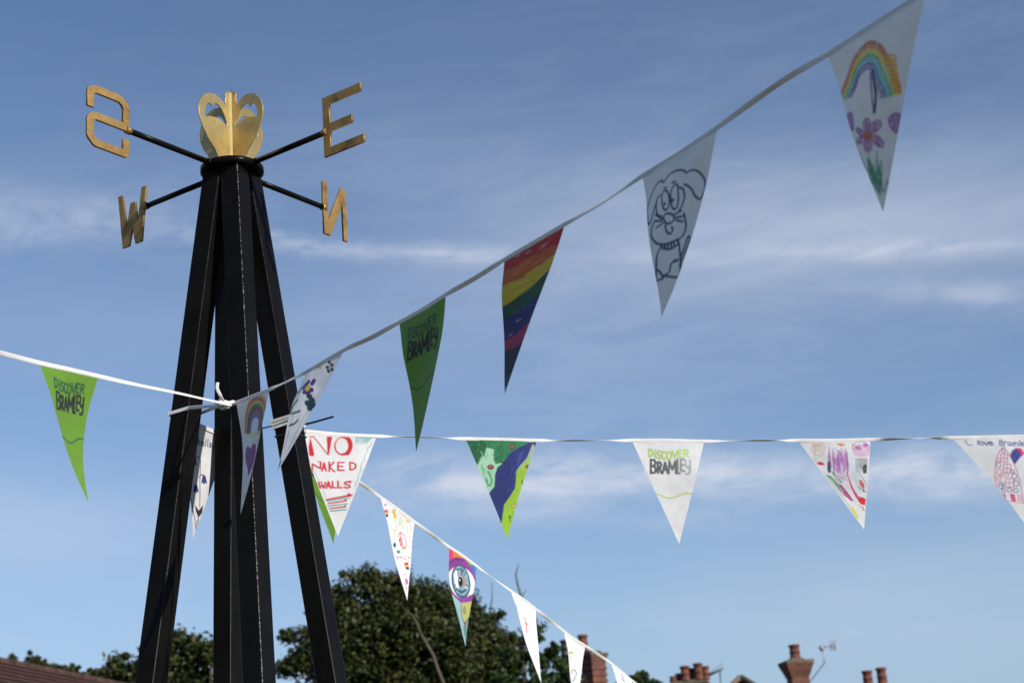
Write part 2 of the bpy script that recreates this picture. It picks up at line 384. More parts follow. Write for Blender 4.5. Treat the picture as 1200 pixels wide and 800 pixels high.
# letters; local x = outwards along the arm, y = up, centred on the arm axis in y
def stroke_outline(path, w):
    """mitred outline of an open polyline"""
    L, Rr = [], []
    P_ = [Vector(p) for p in path]
    for i, p in enumerate(P_):
        if i == 0: d0 = d1 = (P_[1]-p).normalized()
        elif i == len(P_)-1: d0 = d1 = (p-P_[i-1]).normalized()
        else: d0, d1 = (p-P_[i-1]).normalized(), (P_[i+1]-p).normalized()
        n0, n1 = Vector((-d0.y, d0.x)), Vector((-d1.y, d1.x)); m = (n0+n1).normalized(); k = (w/2)/max(0.35, m.dot(n0))
        L.append(tuple(p+m*k)); Rr.append(tuple(p-m*k))
    return L + Rr[::-1]
LW, LH, ST = 0.135, 0.168, 0.023
S_path = [(LW-ST/2, 0.62*LH), (LW-ST/2, 0.89*LH), (LW-0.028, 0.935*LH), (0.030, 0.935*LH), (ST/2, 0.84*LH), (ST/2, 0.50*LH), (LW-0.024, 0.50*LH), (LW-ST/2, 0.44*LH), (LW-ST/2, 0.15*LH), (LW-0.028, 0.065*LH), (ST/2, 0.065*LH), (ST/2, 0.30*LH)]
def roundpath(path, rad, n=4):
    out = [path[0]]
    for a, b, c in zip(path[:-2], path[1:-1], path[2:]):
        a, b, c = Vector(a), Vector(b), Vector(c); q = min(rad, (a-b).length*0.48, (c-b).length*0.48)
        p0, p1 = b+(a-b).normalized()*q, b+(c-b).normalized()*q
        for i in range(n+1):
            t = i/n; out.append(tuple(p0*(1-t)**2+b*2*t*(1-t)+p1*t*t))
    return out+[path[-1]]
letS = stroke_outline(roundpath(S_path, 0.005), ST*0.90)
letE = [(0, 0), (LW, 0), (LW, ST), (ST, ST), (ST, 0.40*LH), (0.098, 0.40*LH), (0.098, 0.40*LH+ST), (ST, 0.40*LH+ST), (ST, LH-ST), (LW-0.004, LH-ST), (LW-0.004, LH), (0, LH)]
WW = 0.116; WH = 0.163
letW = [(0.000, WH), (0.019, WH), (0.034, 0.062), (0.045, 0.128), (0.064, 0.128), (0.080, 0.060), (0.097, WH), (WW, WH), (0.096, 0), (0.070, 0), (0.056, 0.052), (0.044, 0), (0.018, 0)]
letN = [(0, 0), (0.026, 0), (0.082, 0.112), (0.082, 0), (0.099, 0), (0.099, WH), (0.078, WH), (0.0195, 0.046), (0.0195, WH), (0, WH)]
viewaz = math.degrees(math.atan2(TC.y, TC.x)) + 180    # from tower towards the camera
arms = [('S', viewaz-46, 0.360, letS, 0.47*LH), ('E', viewaz+45, 0.340, letE, 0.42*LH),
        ('W', viewaz-134.5, 0.340, letW, 0.62*WH), ('N', viewaz+134.5, 0.362, letN, 0.50*WH)]
zarm = TH-0.009
for ch, az, ln, poly, yc in arms:
    a = R(az); d = Vector((math.cos(a), math.sin(a), 0)); c0 = Vector((TC.x, TC.y, zarm))
    bm = bmesh.new(); tube(bm, [c0+d*(DR-0.006), c0+d*ln], 0.0078, 14)
    tube(bm, [c0+d*(DR-0.004), c0+d*(DR+0.006)], 0.0095, 14)
    arm = place('compass_arm', bm_mesh(bm), M_BLACK, tower, tower)
    up = Vector((0, 0, 1)); nn = d.cross(up)
    M4 = Matrix((( d.x, up.x, nn.x, 0), (d.y, up.y, nn.y, 0), (d.z, up.z, nn.z, 0), (0, 0, 0, 1)))
    org = c0 + d*(ln-0.006) - up*yc
    me = plate([poly], 0.007, 0.0008, Matrix.Translation(org) @ M4)
    lt = place('compass_letter', me, M_BRASS, arm, tower)
    lt['label'] = 'gold compass letter ' + ch
    bm = bmesh.new(); tube(bm, [c0+d*(ln-0.010), c0+d*(ln+0.004)], 0.0098, 12)
    place('weld_collar', bm_mesh(bm), M_BRASS, arm, tower)
# finial: four fins at right angles round a spine
k = 1.0/5.717/1900*4.38
def fin_pt(x, y):    # zoom coordinates of the near left fin
    dx = 335-x; return (dx*k/0.707*0.93, ((555-y)*1.14 - 0.36*dx)*k/0.92)
outer = [(335, 556), (245, 552), (247, 500), (225, 455), (180, 395), (140, 320), (116, 255), (112, 200), (128, 158), (158, 128), (190, 119), (225, 124), (258, 142), (283, 168), (298, 188), (298, 168), (302, 158), (298, 148), (306, 138), (300, 122), (306, 100), (322, 108), (335, 96)]
hole = [(312, 314), (285, 292), (255, 272), (225, 262), (190, 258), (156, 263), (155, 225), (163, 196), (178, 180), (194, 182), (205, 199), (218, 184), (236, 180), (258, 195), (278, 220), (296, 258), (308, 290)]
for i in range(4):
    a = R(viewaz-45+90*i); d = Vector((math.cos(a), math.sin(a), 0)); up = Vector((0, 0, 1)); nn = d.cross(up)
    M4 = Matrix(((d.x, up.x, nn.x, 0), (d.y, up.y, nn.y, 0), (d.z, up.z, nn.z, 0), (0, 0, 0, 1)))
    o2 = [fin_pt(*p) for p in outer]; o2 = [(x+0.0032, y) for x, y in o2]
    h2 = [(x+0.0032, y) for x, y in (fin_pt(*p) for p in hole)]
    # rear fins have the same shape
    me = plate([o2, h2], 0.0035, 0.0005, Matrix.Translation((TC.x, TC.y, TH+0.001)) @ M4)
    place('finial_fin', me, M_GOLD, tower, tower)
bm = bmesh.new()
sh = fin_pt(335, 108)[1]
bbox(bm, (0, 0, sh/2), (0.0105, 0.0105, sh), Matrix.Translation((TC.x, TC.y, TH)) @ Matrix.Rotation(R(viewaz), 4, 'Z'), 0.0012)
place('finial_spine', bm_mesh(bm), gold('highlight_gilding', (0.62, 0.43, 0.13), (0.74, 0.55, 0.20), (0.82, 0.64, 0.28), 0.75, 0.30, 9), tower, tower)  # the spine's gold highlight is put into a brighter base colour

# ------------------------------------------------------------------ painting the pennants
AW, AH = 240, 360
NZ = rng.random((AH+1, AW+1))
def blurn(a, n, ax):
    for _ in range(n): a = (np.roll(a, 1, ax)+a+np.roll(a, -1, ax))/3
    return a
NZA = blurn(blurn(NZ, 1, 0), 1, 1); NZA = (NZA-NZA.min())/(NZA.max()-NZA.min())
yy, xx = np.mgrid[0:AH+1, 0:AW+1].astype(float)
def srgb(c):
    if isinstance(c, str): c = tuple(int(c[i:i+2], 16)/255 for i in (0, 2, 4))
    return np.array([x/12.92 if x <= 0.04045 else ((x+0.055)/1.055)**2.4 for x in c])
class Art:
    BUL = (0, 0)
    def __init__(s, TL, TR, TIP, org=(0, 0), sc=1.0, base='ebebed'):
        s.TL, s.TR, s.TIP = map(Vector, (TL, TR, TIP)); s.bul = Art.BUL; s.org, s.sc = org, sc
        s.img = np.tile(srgb(base), (AH+1, AW+1, 1)).astype(float)
        e1 = s.TR-s.TL; e2 = s.TIP-(s.TL+s.TR)/2; s.det = e1.x*e2.y-e1.y*e2.x; s.e1, s.e2 = e1, e2
        s.pscale = math.sqrt(AW*AH/abs(s.det))        # raster px per photo px
    def m(s, x, y):
        px, py = x/s.sc+s.org[0]-s.TL.x, y/s.sc+s.org[1]-s.TL.y
        a = (px*s.e2.y-py*s.e2.x)/s.det; t = (s.e1.x*py-s.e1.y*px)/s.det
        if s.bul != (0, 0):
            u = min(1.2, max(-.2, 0.5+(a-0.5)/max(0.05, 1-t))); a -= 4*t*(1-t)*(s.bul[0]*(1-u)+s.bul[1]*u)/s.e1.length
        return a*AW, t*AH     # a from TL
    def mm(s, p):
        x, y = s.m(*p); return (x, y)
    def blend(s, mask, col, rough=0.0, sl=None):
        c = srgb(col)
        if rough: 
            nz = NZA if sl is None else NZA[sl]
            mask = mask*np.clip(1.0-rough*2.2*(nz-0.42+0.0)*1.6, 0, 1)
        tgt = s.img if sl is None else s.img[sl]
        tgt[...] = tgt*(1-mask[..., None]) + c*mask[..., None]
    def line(s, pts, w, col, rough=0.0, curve=True, raster=False, alpha=1.0):
        q = [s.mm(p) for p in pts] if not raster else pts
        if curve and len(q) > 2: q = smooth_loop(q, 5, False)
        hw = max(0.9, (w/s.sc*s.pscale if not raster else w)/2)
        xs = [p[0] for p in q]; ys = [p[1] for p in q]
        x0, x1 = int(max(0, min(xs)-hw-2)), int(min(AW+1, max(xs)+hw+3)); y0, y1 = int(max(0, min(ys)-hw-2)), int(min(AH+1, max(ys)+hw+3))
        if x1 <= x0 or y1 <= y0: return s
        sl = (slice(y0, y1), slice(x0, x1)); X, Y = xx[sl], yy[sl]; D = np.full(X.shape, 1e9)
        for (ax, ay), (bx, by) in zip(q[:-1], q[1:]):
            dx, dy = bx-ax, by-ay; L = dx*dx+dy*dy+1e-9
            t = np.clip(((X-ax)*dx+(Y-ay)*dy)/L, 0, 1); D = np.minimum(D, np.hypot(X-ax-t*dx, Y-ay-t*dy))
        s.blend(np.clip(hw-D+0.5, 0, 1)*alpha, col, rough, sl); return s
    def fill(s, pts, col, rough=0.0, curve=False, alpha=1.0):
        q = [s.mm(p) for p in pts]
        if curve: q = smooth_loop(q, 5, True)
        ins = np.zeros(xx.shape, float)
        for ox, oy in ((-.25, -.25), (.25, .25), (.25, -.25), (-.25, .25)):
            c = np.zeros(xx.shape, bool)
            for (ax, ay), (bx, by) in zip(q, q[1:]+q[:1]):
                if ay == by: continue
                cond = ((ay > yy+oy) != (by > yy+oy)) & (xx+ox < (bx-ax)*(yy+oy-ay)/(by-ay)+ax); c ^= cond
            ins += c*0.25
        s.blend(ins*alpha, col, rough); return s
    def oval(s, cx, cy, rx, ry, col, w=None, rot=0, rough=0.0, a0=0, a1=360):
        n = 22; pts = []
        for i in range(n+1 if w or a1-a0 < 360 else n):
            a = R(a0+(a1-a0)*i/n); x, y = rx*math.cos(a), ry*math.sin(a); c, sn = math.cos(R(rot)), math.sin(R(rot))
            pts.append((cx+x*c-y*sn, cy+x*sn+y*c))
        return s.line(pts, w, col, rough, False) if w else s.fill(pts, col, rough)
    def text(s, boxes, w, col, rough=0.0, curve=False, cols=None):
        for i, (ch, x0, y0, x1, y1, *sk) in enumerate(boxes):
            c = cols[i] if cols else col; k_ = sk[0] if sk else 0
            for st in GLY[ch]:
                s.line([(x0+(x1-x0)*gx, y0+(y1-y0)*gy + k_*gx) for gx, gy in st], w, c, rough, curve)
        return s
    def scribble(s, poly, n, w, col, rough=0.4, amp=1.0):
        r_ = random.Random(int(poly[0][0]*7+poly[0][1])); xs = [p[0] for p in poly]; ys = [p[1] for p in poly]
        pts = []
        for i in range(n):
            t = i/(n-1); yv = min(ys)+(max(ys)-min(ys))*t
            pts.append(((min(xs) if i % 2 else max(xs))+r_.uniform(-2, 2)*amp, yv+r_.uniform(-2, 2)*amp))
        return s.line(pts, w, col, rough, False)
GLY = {
 'D': [[(0, 0), (0, 1)], [(0, 0), (.55, .04), (1, .3), (1, .7), (.55, .96), (0, 1)]],
 'i': [[(.5, .38), (.5, 1)], [(.4, .06), (.6, .06)]], 'S': [[(1, .12), (.5, 0), (.08, .15), (.15, .42), (.85, .58), (.95, .85), (.5, 1), (0, .88)]],
 'C': [[(1, .15), (.55, 0), (.08, .2), (0, .6), (.3, .95), (.7, 1), (1, .85)]], 'O': [[(.5, 0), (.05, .2), (0, .6), (.3, .97), (.7, .97), (1, .6), (.95, .2), (.5, 0)]],
 'V': [[(0, 0), (.5, 1), (1, 0)]], 'E': [[(1, 0), (0, 0), (0, 1), (1, 1)], [(0, .48), (.8, .48)]],
 'R': [[(0, 1), (0, 0), (.7, .02), (1, .25), (.7, .5), (0, .52)], [(.45, .5), (1, 1)]],
 'B': [[(0, 0), (0, 1), (.7, .98), (1, .75), (.7, .5), (0, .47)], [(0, 0), (.65, .02), (.9, .25), (.6, .47)]],
 'A': [[(0, 1), (.5, 0), (1, 1)], [(.2, .66), (.8, .66)]], 'M': [[(0, 1), (.08, 0), (.5, .7), (.92, 0), (1, 1)]], 'L': [[(0, 0), (0, 1), (1, 1)]],
 'Y': [[(0, 0), (.05, .4), (.5, .55), (.95, .4)], [(1, 0), (1, .8), (.7, 1), (.1, .98)]], 'N': [[(0, 1), (.05, 0), (.95, 1), (1, 0)]],
 'K': [[(0, 0), (0, 1)], [(1, 0), (.05, .55), (1, 1)]], 'W': [[(0, 0), (.25, 1), (.5, .35), (.75, 1), (1, 0)]],
 'I': [[(.5, 0), (.5, 1)]], 'l': [[(.5, 0), (.4, 1)]], 'o': [[(.5, .4), (0, .6), (.3, 1), (.9, .9), (.9, .5), (.5, .4)]],
 'v': [[(0, .4), (.45, 1), (1, .4)]], 'e': [[(.05, .7), (.9, .62), (.6, .4), (.1, .5), (.1, .9), (.5, 1), (1, .88)]],
 'r': [[(.1, .4), (.1, 1)], [(.1, .6), (.5, .4), (.95, .45)]], 'a': [[(.9, .45), (.3, .4), (0, .7), (.3, 1), (.85, .8), (.9, .45), (1, 1)]],
 'm': [[(0, 1), (.05, .4), (.3, .42), (.4, 1)], [(.4, .6), (.7, .4), (.95, .55), (1, 1)]],
 's': [[(.9, .45), (.3, .42), (.1, .6), (.85, .8), (.6, 1), (0, .95)]], 'b': [[(.05, 0), (.05, 1), (.7, .98), (.95, .7), (.6, .5), (.05, .6)]],
 '!': [[(.7, 0), (.4, .68)], [(.3, .92), (.34, .96)]], 'u': [[(0, .4), (.05, .95), (.6, .98), (.9, .4), (.95, 1)]],
}
LOGO1 = [('D', 170, 143, 192, 192), ('i', 200, 148, 214, 198), ('S', 217, 156, 241, 204), ('C', 247, 158, 269, 210), ('O', 274, 160, 302, 212), ('V', 306, 152, 337, 202), ('E', 343, 150, 364, 194), ('R', 375, 147, 423, 192)]
LOGO1[7] = ('R', 378, 148, 402, 194); LOGO1 = [(c, 168+(a-170)*1.10, b, 168+(d-170)*1.10, e) for c, a, b, d, e in LOGO1]
LOGO2 = [('B', 181, 212, 215, 298), ('R', 226, 228, 248, 298), ('A', 256, 230, 290, 300), ('M', 296, 222, 342, 300), ('L', 352, 208, 366, 300), ('E', 374, 210, 396, 284), ('Y', 404, 216, 432, 304)]
WAVE = [(205, 432), (235, 438), (265, 452), (300, 460), (340, 452), (380, 435), (410, 429), (450, 432)]
REF = dict(TL=(741, 517), TR=(825, 518), TIP=(796, 637))
def logo(base, c1, c2, cw, fade=False):
    a = Art(REF['TL'], REF['TR'], REF['TIP'], (730, 500), 5.518, base)
    def mixc(c, f):
        return tuple((int(c[i:i+2], 16)*(1-f)+235*f)/255 for i in (0, 2, 4))
    f1 = [mixc(c1, 0.35*i/7) for i in range(8)] if fade else None
    f2 = [mixc(c2, (0, .04, .1, .2, .32, .5, .68)[i]) for i in range(7)] if fade else None
    a.text(LOGO1, 10.5, c1, cols=f1); a.text(LOGO2, 14.5, c2, cols=f2); a.line(WAVE, 8, cw); return a
def art_green(): return logo('5f8c1c', '0e4a2c', '0c1418', '145040')
def art_white_logo(): return logo('ebebed', 'a6cf3e', '4c5552', 'b4d85c', True)
def art_rainbow(TL, TR, TIP):
    a = Art(TL, TR, TIP, (960, 0), 3.077, 'ebebed')
    path = [(68, 365), (95, 295), (130, 215), (165, 165), (200, 150), (235, 168), (262, 215), (285, 290), (292, 325)]
    c = (178, 330)
    cols = ['c8401c', 'e09018', 'e8d020', '58b060', '70c0d0', '4a3a90', '8a4aa0']
    for i, col in enumerate(cols):
        f = 1-0.085*i; dx = i*0.8
        pts = [(c[0]+(x-c[0])*f+(2 if j % 2 else -2), c[1]+(y-c[1])*f + (i*3 if j > 5 else 0)) for j, (x, y) in enumerate(path)]
        w = 13 if i < 5 else 10
        a.line(pts, w, col, 0.5, alpha=0.85)
        a.line([(x+3, y-2) for x, y in pts], 5, col, 0.5)
    for yy0 in range(190, 330, 9): a.line([(250+(yy0-190)*.18, yy0), (285+(yy0-190)*.05, yy0+6)], 6, 'e8c020' if yy0 % 2 else 'e88a20', 0.4)
    for x0 in range(205, 262, 9): a.line([(x0, 230), (x0+10, 345-(x0-205)*.2)], 6, '8accd0', 0.6, alpha=.7)
    a.line([(205, 250), (215, 330), (208, 400)], 11, '402a70', 0.2); a.line([(198, 260), (205, 400)], 7, '7a3a90', 0.3)
    P1 = '9a4a9a'
    for (x, y, rx, ry, ro) in ((180, 450, 13, 24, 0), (208, 452, 15, 26, 35), (212, 505, 14, 25, -35), (180, 524, 13, 24, 5), (160, 503, 12, 22, 50), (156, 476, 9, 18, -50)):
        a.oval(x, y, rx, ry, 'b888bc', rot=ro, rough=0.7); a.oval(x, y, rx, ry, P1, 4, ro, 0.3)
        a.line([(x-rx*.4, y-ry*.6), (x+rx*.3, y-ry*.2), (x-rx*.4, y+ry*.2), (x+rx*.3, y+ry*.6)], 4, P1, 0.3)
    a.oval(182, 488, 18, 16, 'c87858', rough=0.3); a.oval(182, 488, 10, 8, 'b05a40', 4)
    a.fill([(98, 425), (125, 408), (130, 475), (112, 450)], 'b070b8', 0.4, True); a.line([(98, 425), (125, 408), (130, 475), (100, 430)], 4, P1, .2)
    a.fill([(250, 420), (268, 402), (288, 405), (286, 445), (272, 472), (254, 450)], 'b070b8', 0.45, True); a.line([(250, 420), (268, 402), (288, 405), (286, 445), (272, 472), (254, 450), (250, 420)], 4, P1, .2)
    for p in ([(180, 556), (184, 600), (200, 640)], [(208, 545), (204, 580), (190, 620)], [(150, 560), (165, 600), (180, 620)]): a.line(p, 4, '6aa088', 0.2)
    r_ = random.Random(4)
    for i in range(26):
        x = r_.uniform(180, 245); y = r_.uniform(620, 700) ; a.line([(x, y), (x+r_.uniform(-8, 10), y-r_.uniform(25, 55)), (x+r_.uniform(0, 14), y+10)], 4, '4a9878', 0.3)
    return a
def art_dog(TL, TR, TIP):
    a = Art(TL, TR, TIP, (740, 140), 3.333, 'ebebed'); c = '183064'
    for p in ([(62, 370), (72, 320), (95, 262), (122, 238), (132, 244), (160, 210), (190, 196), (215, 198), (222, 206), (238, 196), (262, 198), (282, 228), (280, 268), (264, 302), (248, 292), (238, 268), (226, 255), (214, 250)],
              [(66, 375), (74, 412), (84, 400), (98, 350), (112, 305), (122, 295)], [(110, 305), (106, 340), (112, 372), (128, 378)],
              [(136, 268), (146, 264)], [(168, 246), (182, 240)],
              [(128, 300), (134, 280), (148, 278), (158, 296), (158, 330), (146, 352), (134, 340), (128, 300)],
              [(164, 290), (172, 262), (186, 250), (192, 268), (190, 320), (180, 345), (168, 340), (164, 290)],
              [(196, 262), (210, 270), (212, 300), (200, 335), (192, 350)],
              [(134, 380), (146, 366), (168, 368), (172, 386), (158, 402), (142, 402), (134, 380)],
              [(104, 372), (130, 388)], [(100, 398), (128, 396)], [(106, 424), (134, 402)], [(176, 366), (198, 352)], [(178, 378), (202, 372)], [(178, 388), (200, 392)],
              [(140, 412), (144, 436), (156, 442), (164, 428), (162, 416)],
              [(104, 395), (90, 420), (86, 455), (98, 478), (125, 488), (165, 470), (195, 448), (210, 410), (206, 360)],
              [(122, 484), (124, 500), (150, 502), (178, 480), (176, 462)], [(132, 484), (134, 500)], [(142, 480), (145, 500)], [(153, 476), (157, 496)], [(163, 472), (168, 490)],
              [(122, 492), (104, 530), (96, 590), (94, 630), (104, 625), (118, 618), (110, 596), (98, 588)],
              [(182, 470), (184, 530), (182, 575), (172, 606), (145, 608), (120, 608)], [(160, 545), (172, 540)], [(175, 542), (150, 558), (142, 590), (118, 610)],
              [(180, 560), (200, 510), (220, 456), (214, 450), (196, 500), (184, 530)], [(184, 578), (196, 556), (206, 520)]):
        a.line(p, 6.6, c, 0.12)
    a.oval(142, 328, 5, 6, c); a.oval(172, 312, 5, 6, c); a.line([(230, 190), (262, 150), (290, 190)], 1.5, 'b8b8c0', alpha=.5)
    return a
def art_stripes(TL, TR, TIP):
    a = Art(TL, TR, TIP, (570, 260), 3.81, 'b4201c')
    def wv(y0, y1, k=0): return [(60+29*j, y0-(y0-y1)*(j/10)**1.0+4*math.sin(j*1.7+y0)+5*math.sin(j*0.8+y0*.3)) for j in range(11)]
    L = [(230, 78, 'c45a18'), (310, 112, 'd0b018'), (395, 160, '164a28'), (455, 232, '201a5c'), (550, 345, 'a81448'), (600, 420, '1c1420'), (690, 560, '1a3c54'), (735, 640, '3a8890')]
    for y0, y1, c in L:
        top = wv(y0, y1); a.fill(top+[(350, 900), (60, 900)], c)
    r_ = random.Random(3)
    for i in range(260):
        x = r_.uniform(70, 320); y = r_.uniform(70, 700); l = r_.uniform(18, 60)
        j = 0
        yl = [(y0-(y0-y1)*((x-60)/290)) for y0, y1, c in L]; idx = sum(1 for v in yl if y > v)
        col = (['d8342a', 'c8281e'] if idx == 0 else [['e89028', 'd85c18'], ['f0d840', 'd8a818'], ['267838', '123c22'], ['3a3494', '1c1658'], ['c83068', '8c1040'], ['2c2030', '100a12'], ['285468', '122c3c'], ['3a8890', '3a8890']][idx-1])[i % 2]
        a.line([(x, y), (x+l, y-l*0.62)], r_.uniform(2, 6), col, 0.4, alpha=0.75)
    for (x, y) in ((130, 158), (180, 140), (240, 118), (250, 105), (160, 268), (130, 445), (92, 512)): a.line([(x, y), (x+22, y-13)], 3, 'e8d8d8', 0.3, alpha=.8)
    return a
def art_heart(TL, TR, TIP):
    a = Art(TL, TR, TIP, (260, 400), 3.81, 'ebebed')
    base = [(102, 400), (106, 340), (118, 285), (140, 252), (165, 244), (188, 258), (200, 300), (194, 360), (186, 400)]
    c = (146, 410)
    for i, col in enumerate(['e8b048', 'c85888', 'd8c040', '508848', '583078', 'c84830', '4878a8']):
        f = 1-0.085*i; a.line([(c[0]+(x-c[0])*f, c[1]+(y-c[1])*f) for x, y in base], 14, col, 0.15)
    a.fill([(130, 478), (140, 458), (156, 458), (158, 490), (145, 545), (120, 600), (118, 570), (106, 535), (104, 490), (115, 466)], '8a2880', 0.15, True)
    a.oval(148, 412, 34, 14, 'e4dca0', rough=.6, rot=-12); a.oval(110, 690, 20, 10, 'e4dca0', rough=.5, rot=-30); a.oval(165, 445, 20, 9, 'e4dca0', rough=.6)
    return a
def art_flowers(TL, TR, TIP):
    a = Art(TL, TR, TIP, (310, 400), 5.0, 'ebebed')
    a.line([(300, 165), (322, 145), (340, 130)], 9, 'c8c020'); a.line([(305, 140), (335, 155)], 7, 'c8c020')
    for dx, dy in ((0, -20), (14, -8), (12, 12), (-6, 20), (-12, 4)): a.oval(382+dx, 145+dy*1.2, 9, 10, '3a3a38')
    a.oval(382, 146, 6, 7, 'c8a838')
    for dx, dy in ((0, -32), (22, -26), (30, -40), (14, 10), (-4, 30), (-20, 26), (-24, 2), (-10, -18)): a.oval(268+dx, 272+dy, 10, 15, '5a2a80', rot=30)
    a.oval(266, 275, 10, 20, 'd8c020', rot=25)
    a.line([(218, 300), (235, 268), (262, 238)], 18, '2a6080', 0.2); a.line([(225, 285), (250, 250)], 12, '3a7888')
    for dx, dy in ((0, -32), (10, -14), (12, 12), (-8, 30), (-14, 6), (0, 0)): a.oval(268+dx, 350+dy, 13, 17, '1c4048', rot=20)
    a.line([(165, 425), (182, 385), (205, 352)], 15, '206058', 0.2); a.line([(175, 425), (200, 412), (212, 405)], 10, '206058', .2)
    a.line([(155, 490), (175, 478), (195, 455)], 10, '1c4848', 0.1); a.line([(250, 395), (215, 450), (180, 520), (130, 620)], 2.5, '506068'); a.line([(180, 430), (150, 510), (110, 620)], 2.5, '506068')
    a.line([(70, 730), (82, 700)], 14, '206050', .2)
    return a
def art_bells(TL, TR, TIP):
    a = Art(TL, TR, TIP, (215, 490), 5.34, 'd4d4d8'); b = '223070'; k_ = '1c2428'
    a.text([('b', 106, 118, 120, 165, 3), ('e', 126, 128, 144, 176, 3), ('l', 148, 134, 156, 180, 2), ('l', 160, 136, 168, 182, 2), ('s', 172, 142, 188, 184, 3), ('!', 192, 152, 212, 210, 2)], 6, b)
    a.line([(60, 440), (88, 745), (150, 560), (225, 310)], 5, b, curve=False)
    a.line([(115, 560), (122, 480), (126, 400), (130, 330), (132, 275), (122, 250), (104, 256)], 5, k_); a.line([(124, 380), (130, 366), (148, 366)], 5, k_)
    for x, y in ((98, 285), (148, 398), (102, 452)):
        a.fill([(x-6, y-28), (x+8, y-30), (x+12, y), (x+16, y+22), (x+6, y+16), (x, y+28), (x-8, y+16), (x-16, y+20), (x-12, y-4)], '1c2870')
        a.line([(x-4, y-18), (x-2, y+8)], 3, '3a4a98')
    a.fill([(88, 545), (108, 585), (135, 552), (128, 600), (104, 628), (92, 590)], '16201c'); a.line([(104, 620), (90, 740)], 5, k_); a.line([(96, 640), (84, 700)], 4, '2c4038')
    return a
def art_naked(TL, TR, TIP):
    a = Art(TL, TR, TIP, (350, 500), 5.71, 'ebebed'); r = 'd01c2c'; tq = '3aa8b0'
    a.fill([(64, 130), (78, 66), (104, 180), (100, 196), (70, 192)], r)
    a.line([(72, 66), (98, 64), (150, 130), (196, 186)], 8, r, curve=False); a.fill([(186, 64), (224, 64), (202, 188), (192, 186)], r)
    a.oval(298, 128, 62, 64, r); a.oval(288, 126, 42, 52, 'ebebed')
    a.fill([(325, 66), (352, 85), (360, 130), (345, 175), (330, 190), (322, 188), (338, 130)], r, curve=True)
    a.text([('N', 90, 248, 148, 290, -12), ('A', 156, 240, 184, 294), ('K', 204, 234, 236, 296, 0), ('E', 262, 238, 302, 290, 0), ('D', 342, 238, 380, 286)], 11.5, r)
    a.line([(230, 296), (246, 300)], 8, r); a.line([(130, 232), (152, 236)], 8, r)
    a.text([('W', 132, 372, 180, 408), ('A', 184, 366, 214, 410), ('L', 226, 366, 250, 406), ('L', 262, 364, 288, 406), ('S', 304, 366, 344, 408)], 11.5, r)
    a.line([(140, 368), (160, 372)], 8, r); a.line([(334, 362), (352, 364)], 7, r)
    a.fill([(178, 482), (320, 455), (334, 440), (366, 462), (325, 468), (180, 492)], r); a.line([(190, 495), (340, 474)], 8, tq)
    a.fill([(194, 506), (300, 492), (312, 480), (326, 492), (300, 502), (194, 516)], r); a.line([(196, 528), (322, 514)], 9, tq)
    a.fill([(200, 542), (296, 530), (310, 522), (320, 536), (300, 540), (202, 550)], r); a.line([(212, 562), (318, 552)], 9, tq)
    for i in range(14): a.line([(500-i*9, 70+i*0.5), (452-i*6+((i*37) % 11), 92+(i*23) % 34)], 3.5, tq, 0.2)
    a.line([(500, 72), (380, 70)], 6, tq, .2)
    a.line([(490, 100), (478, 130), (462, 140), (458, 165), (440, 195), (440, 225), (420, 240), (412, 290), (395, 330), (398, 345), (380, 380), (378, 420)], 3.5, tq, 0.2)
    a.line([(95, 290), (120, 330), (165, 430), (180, 470)], 3, '88b0c0', 0.3)
    return a
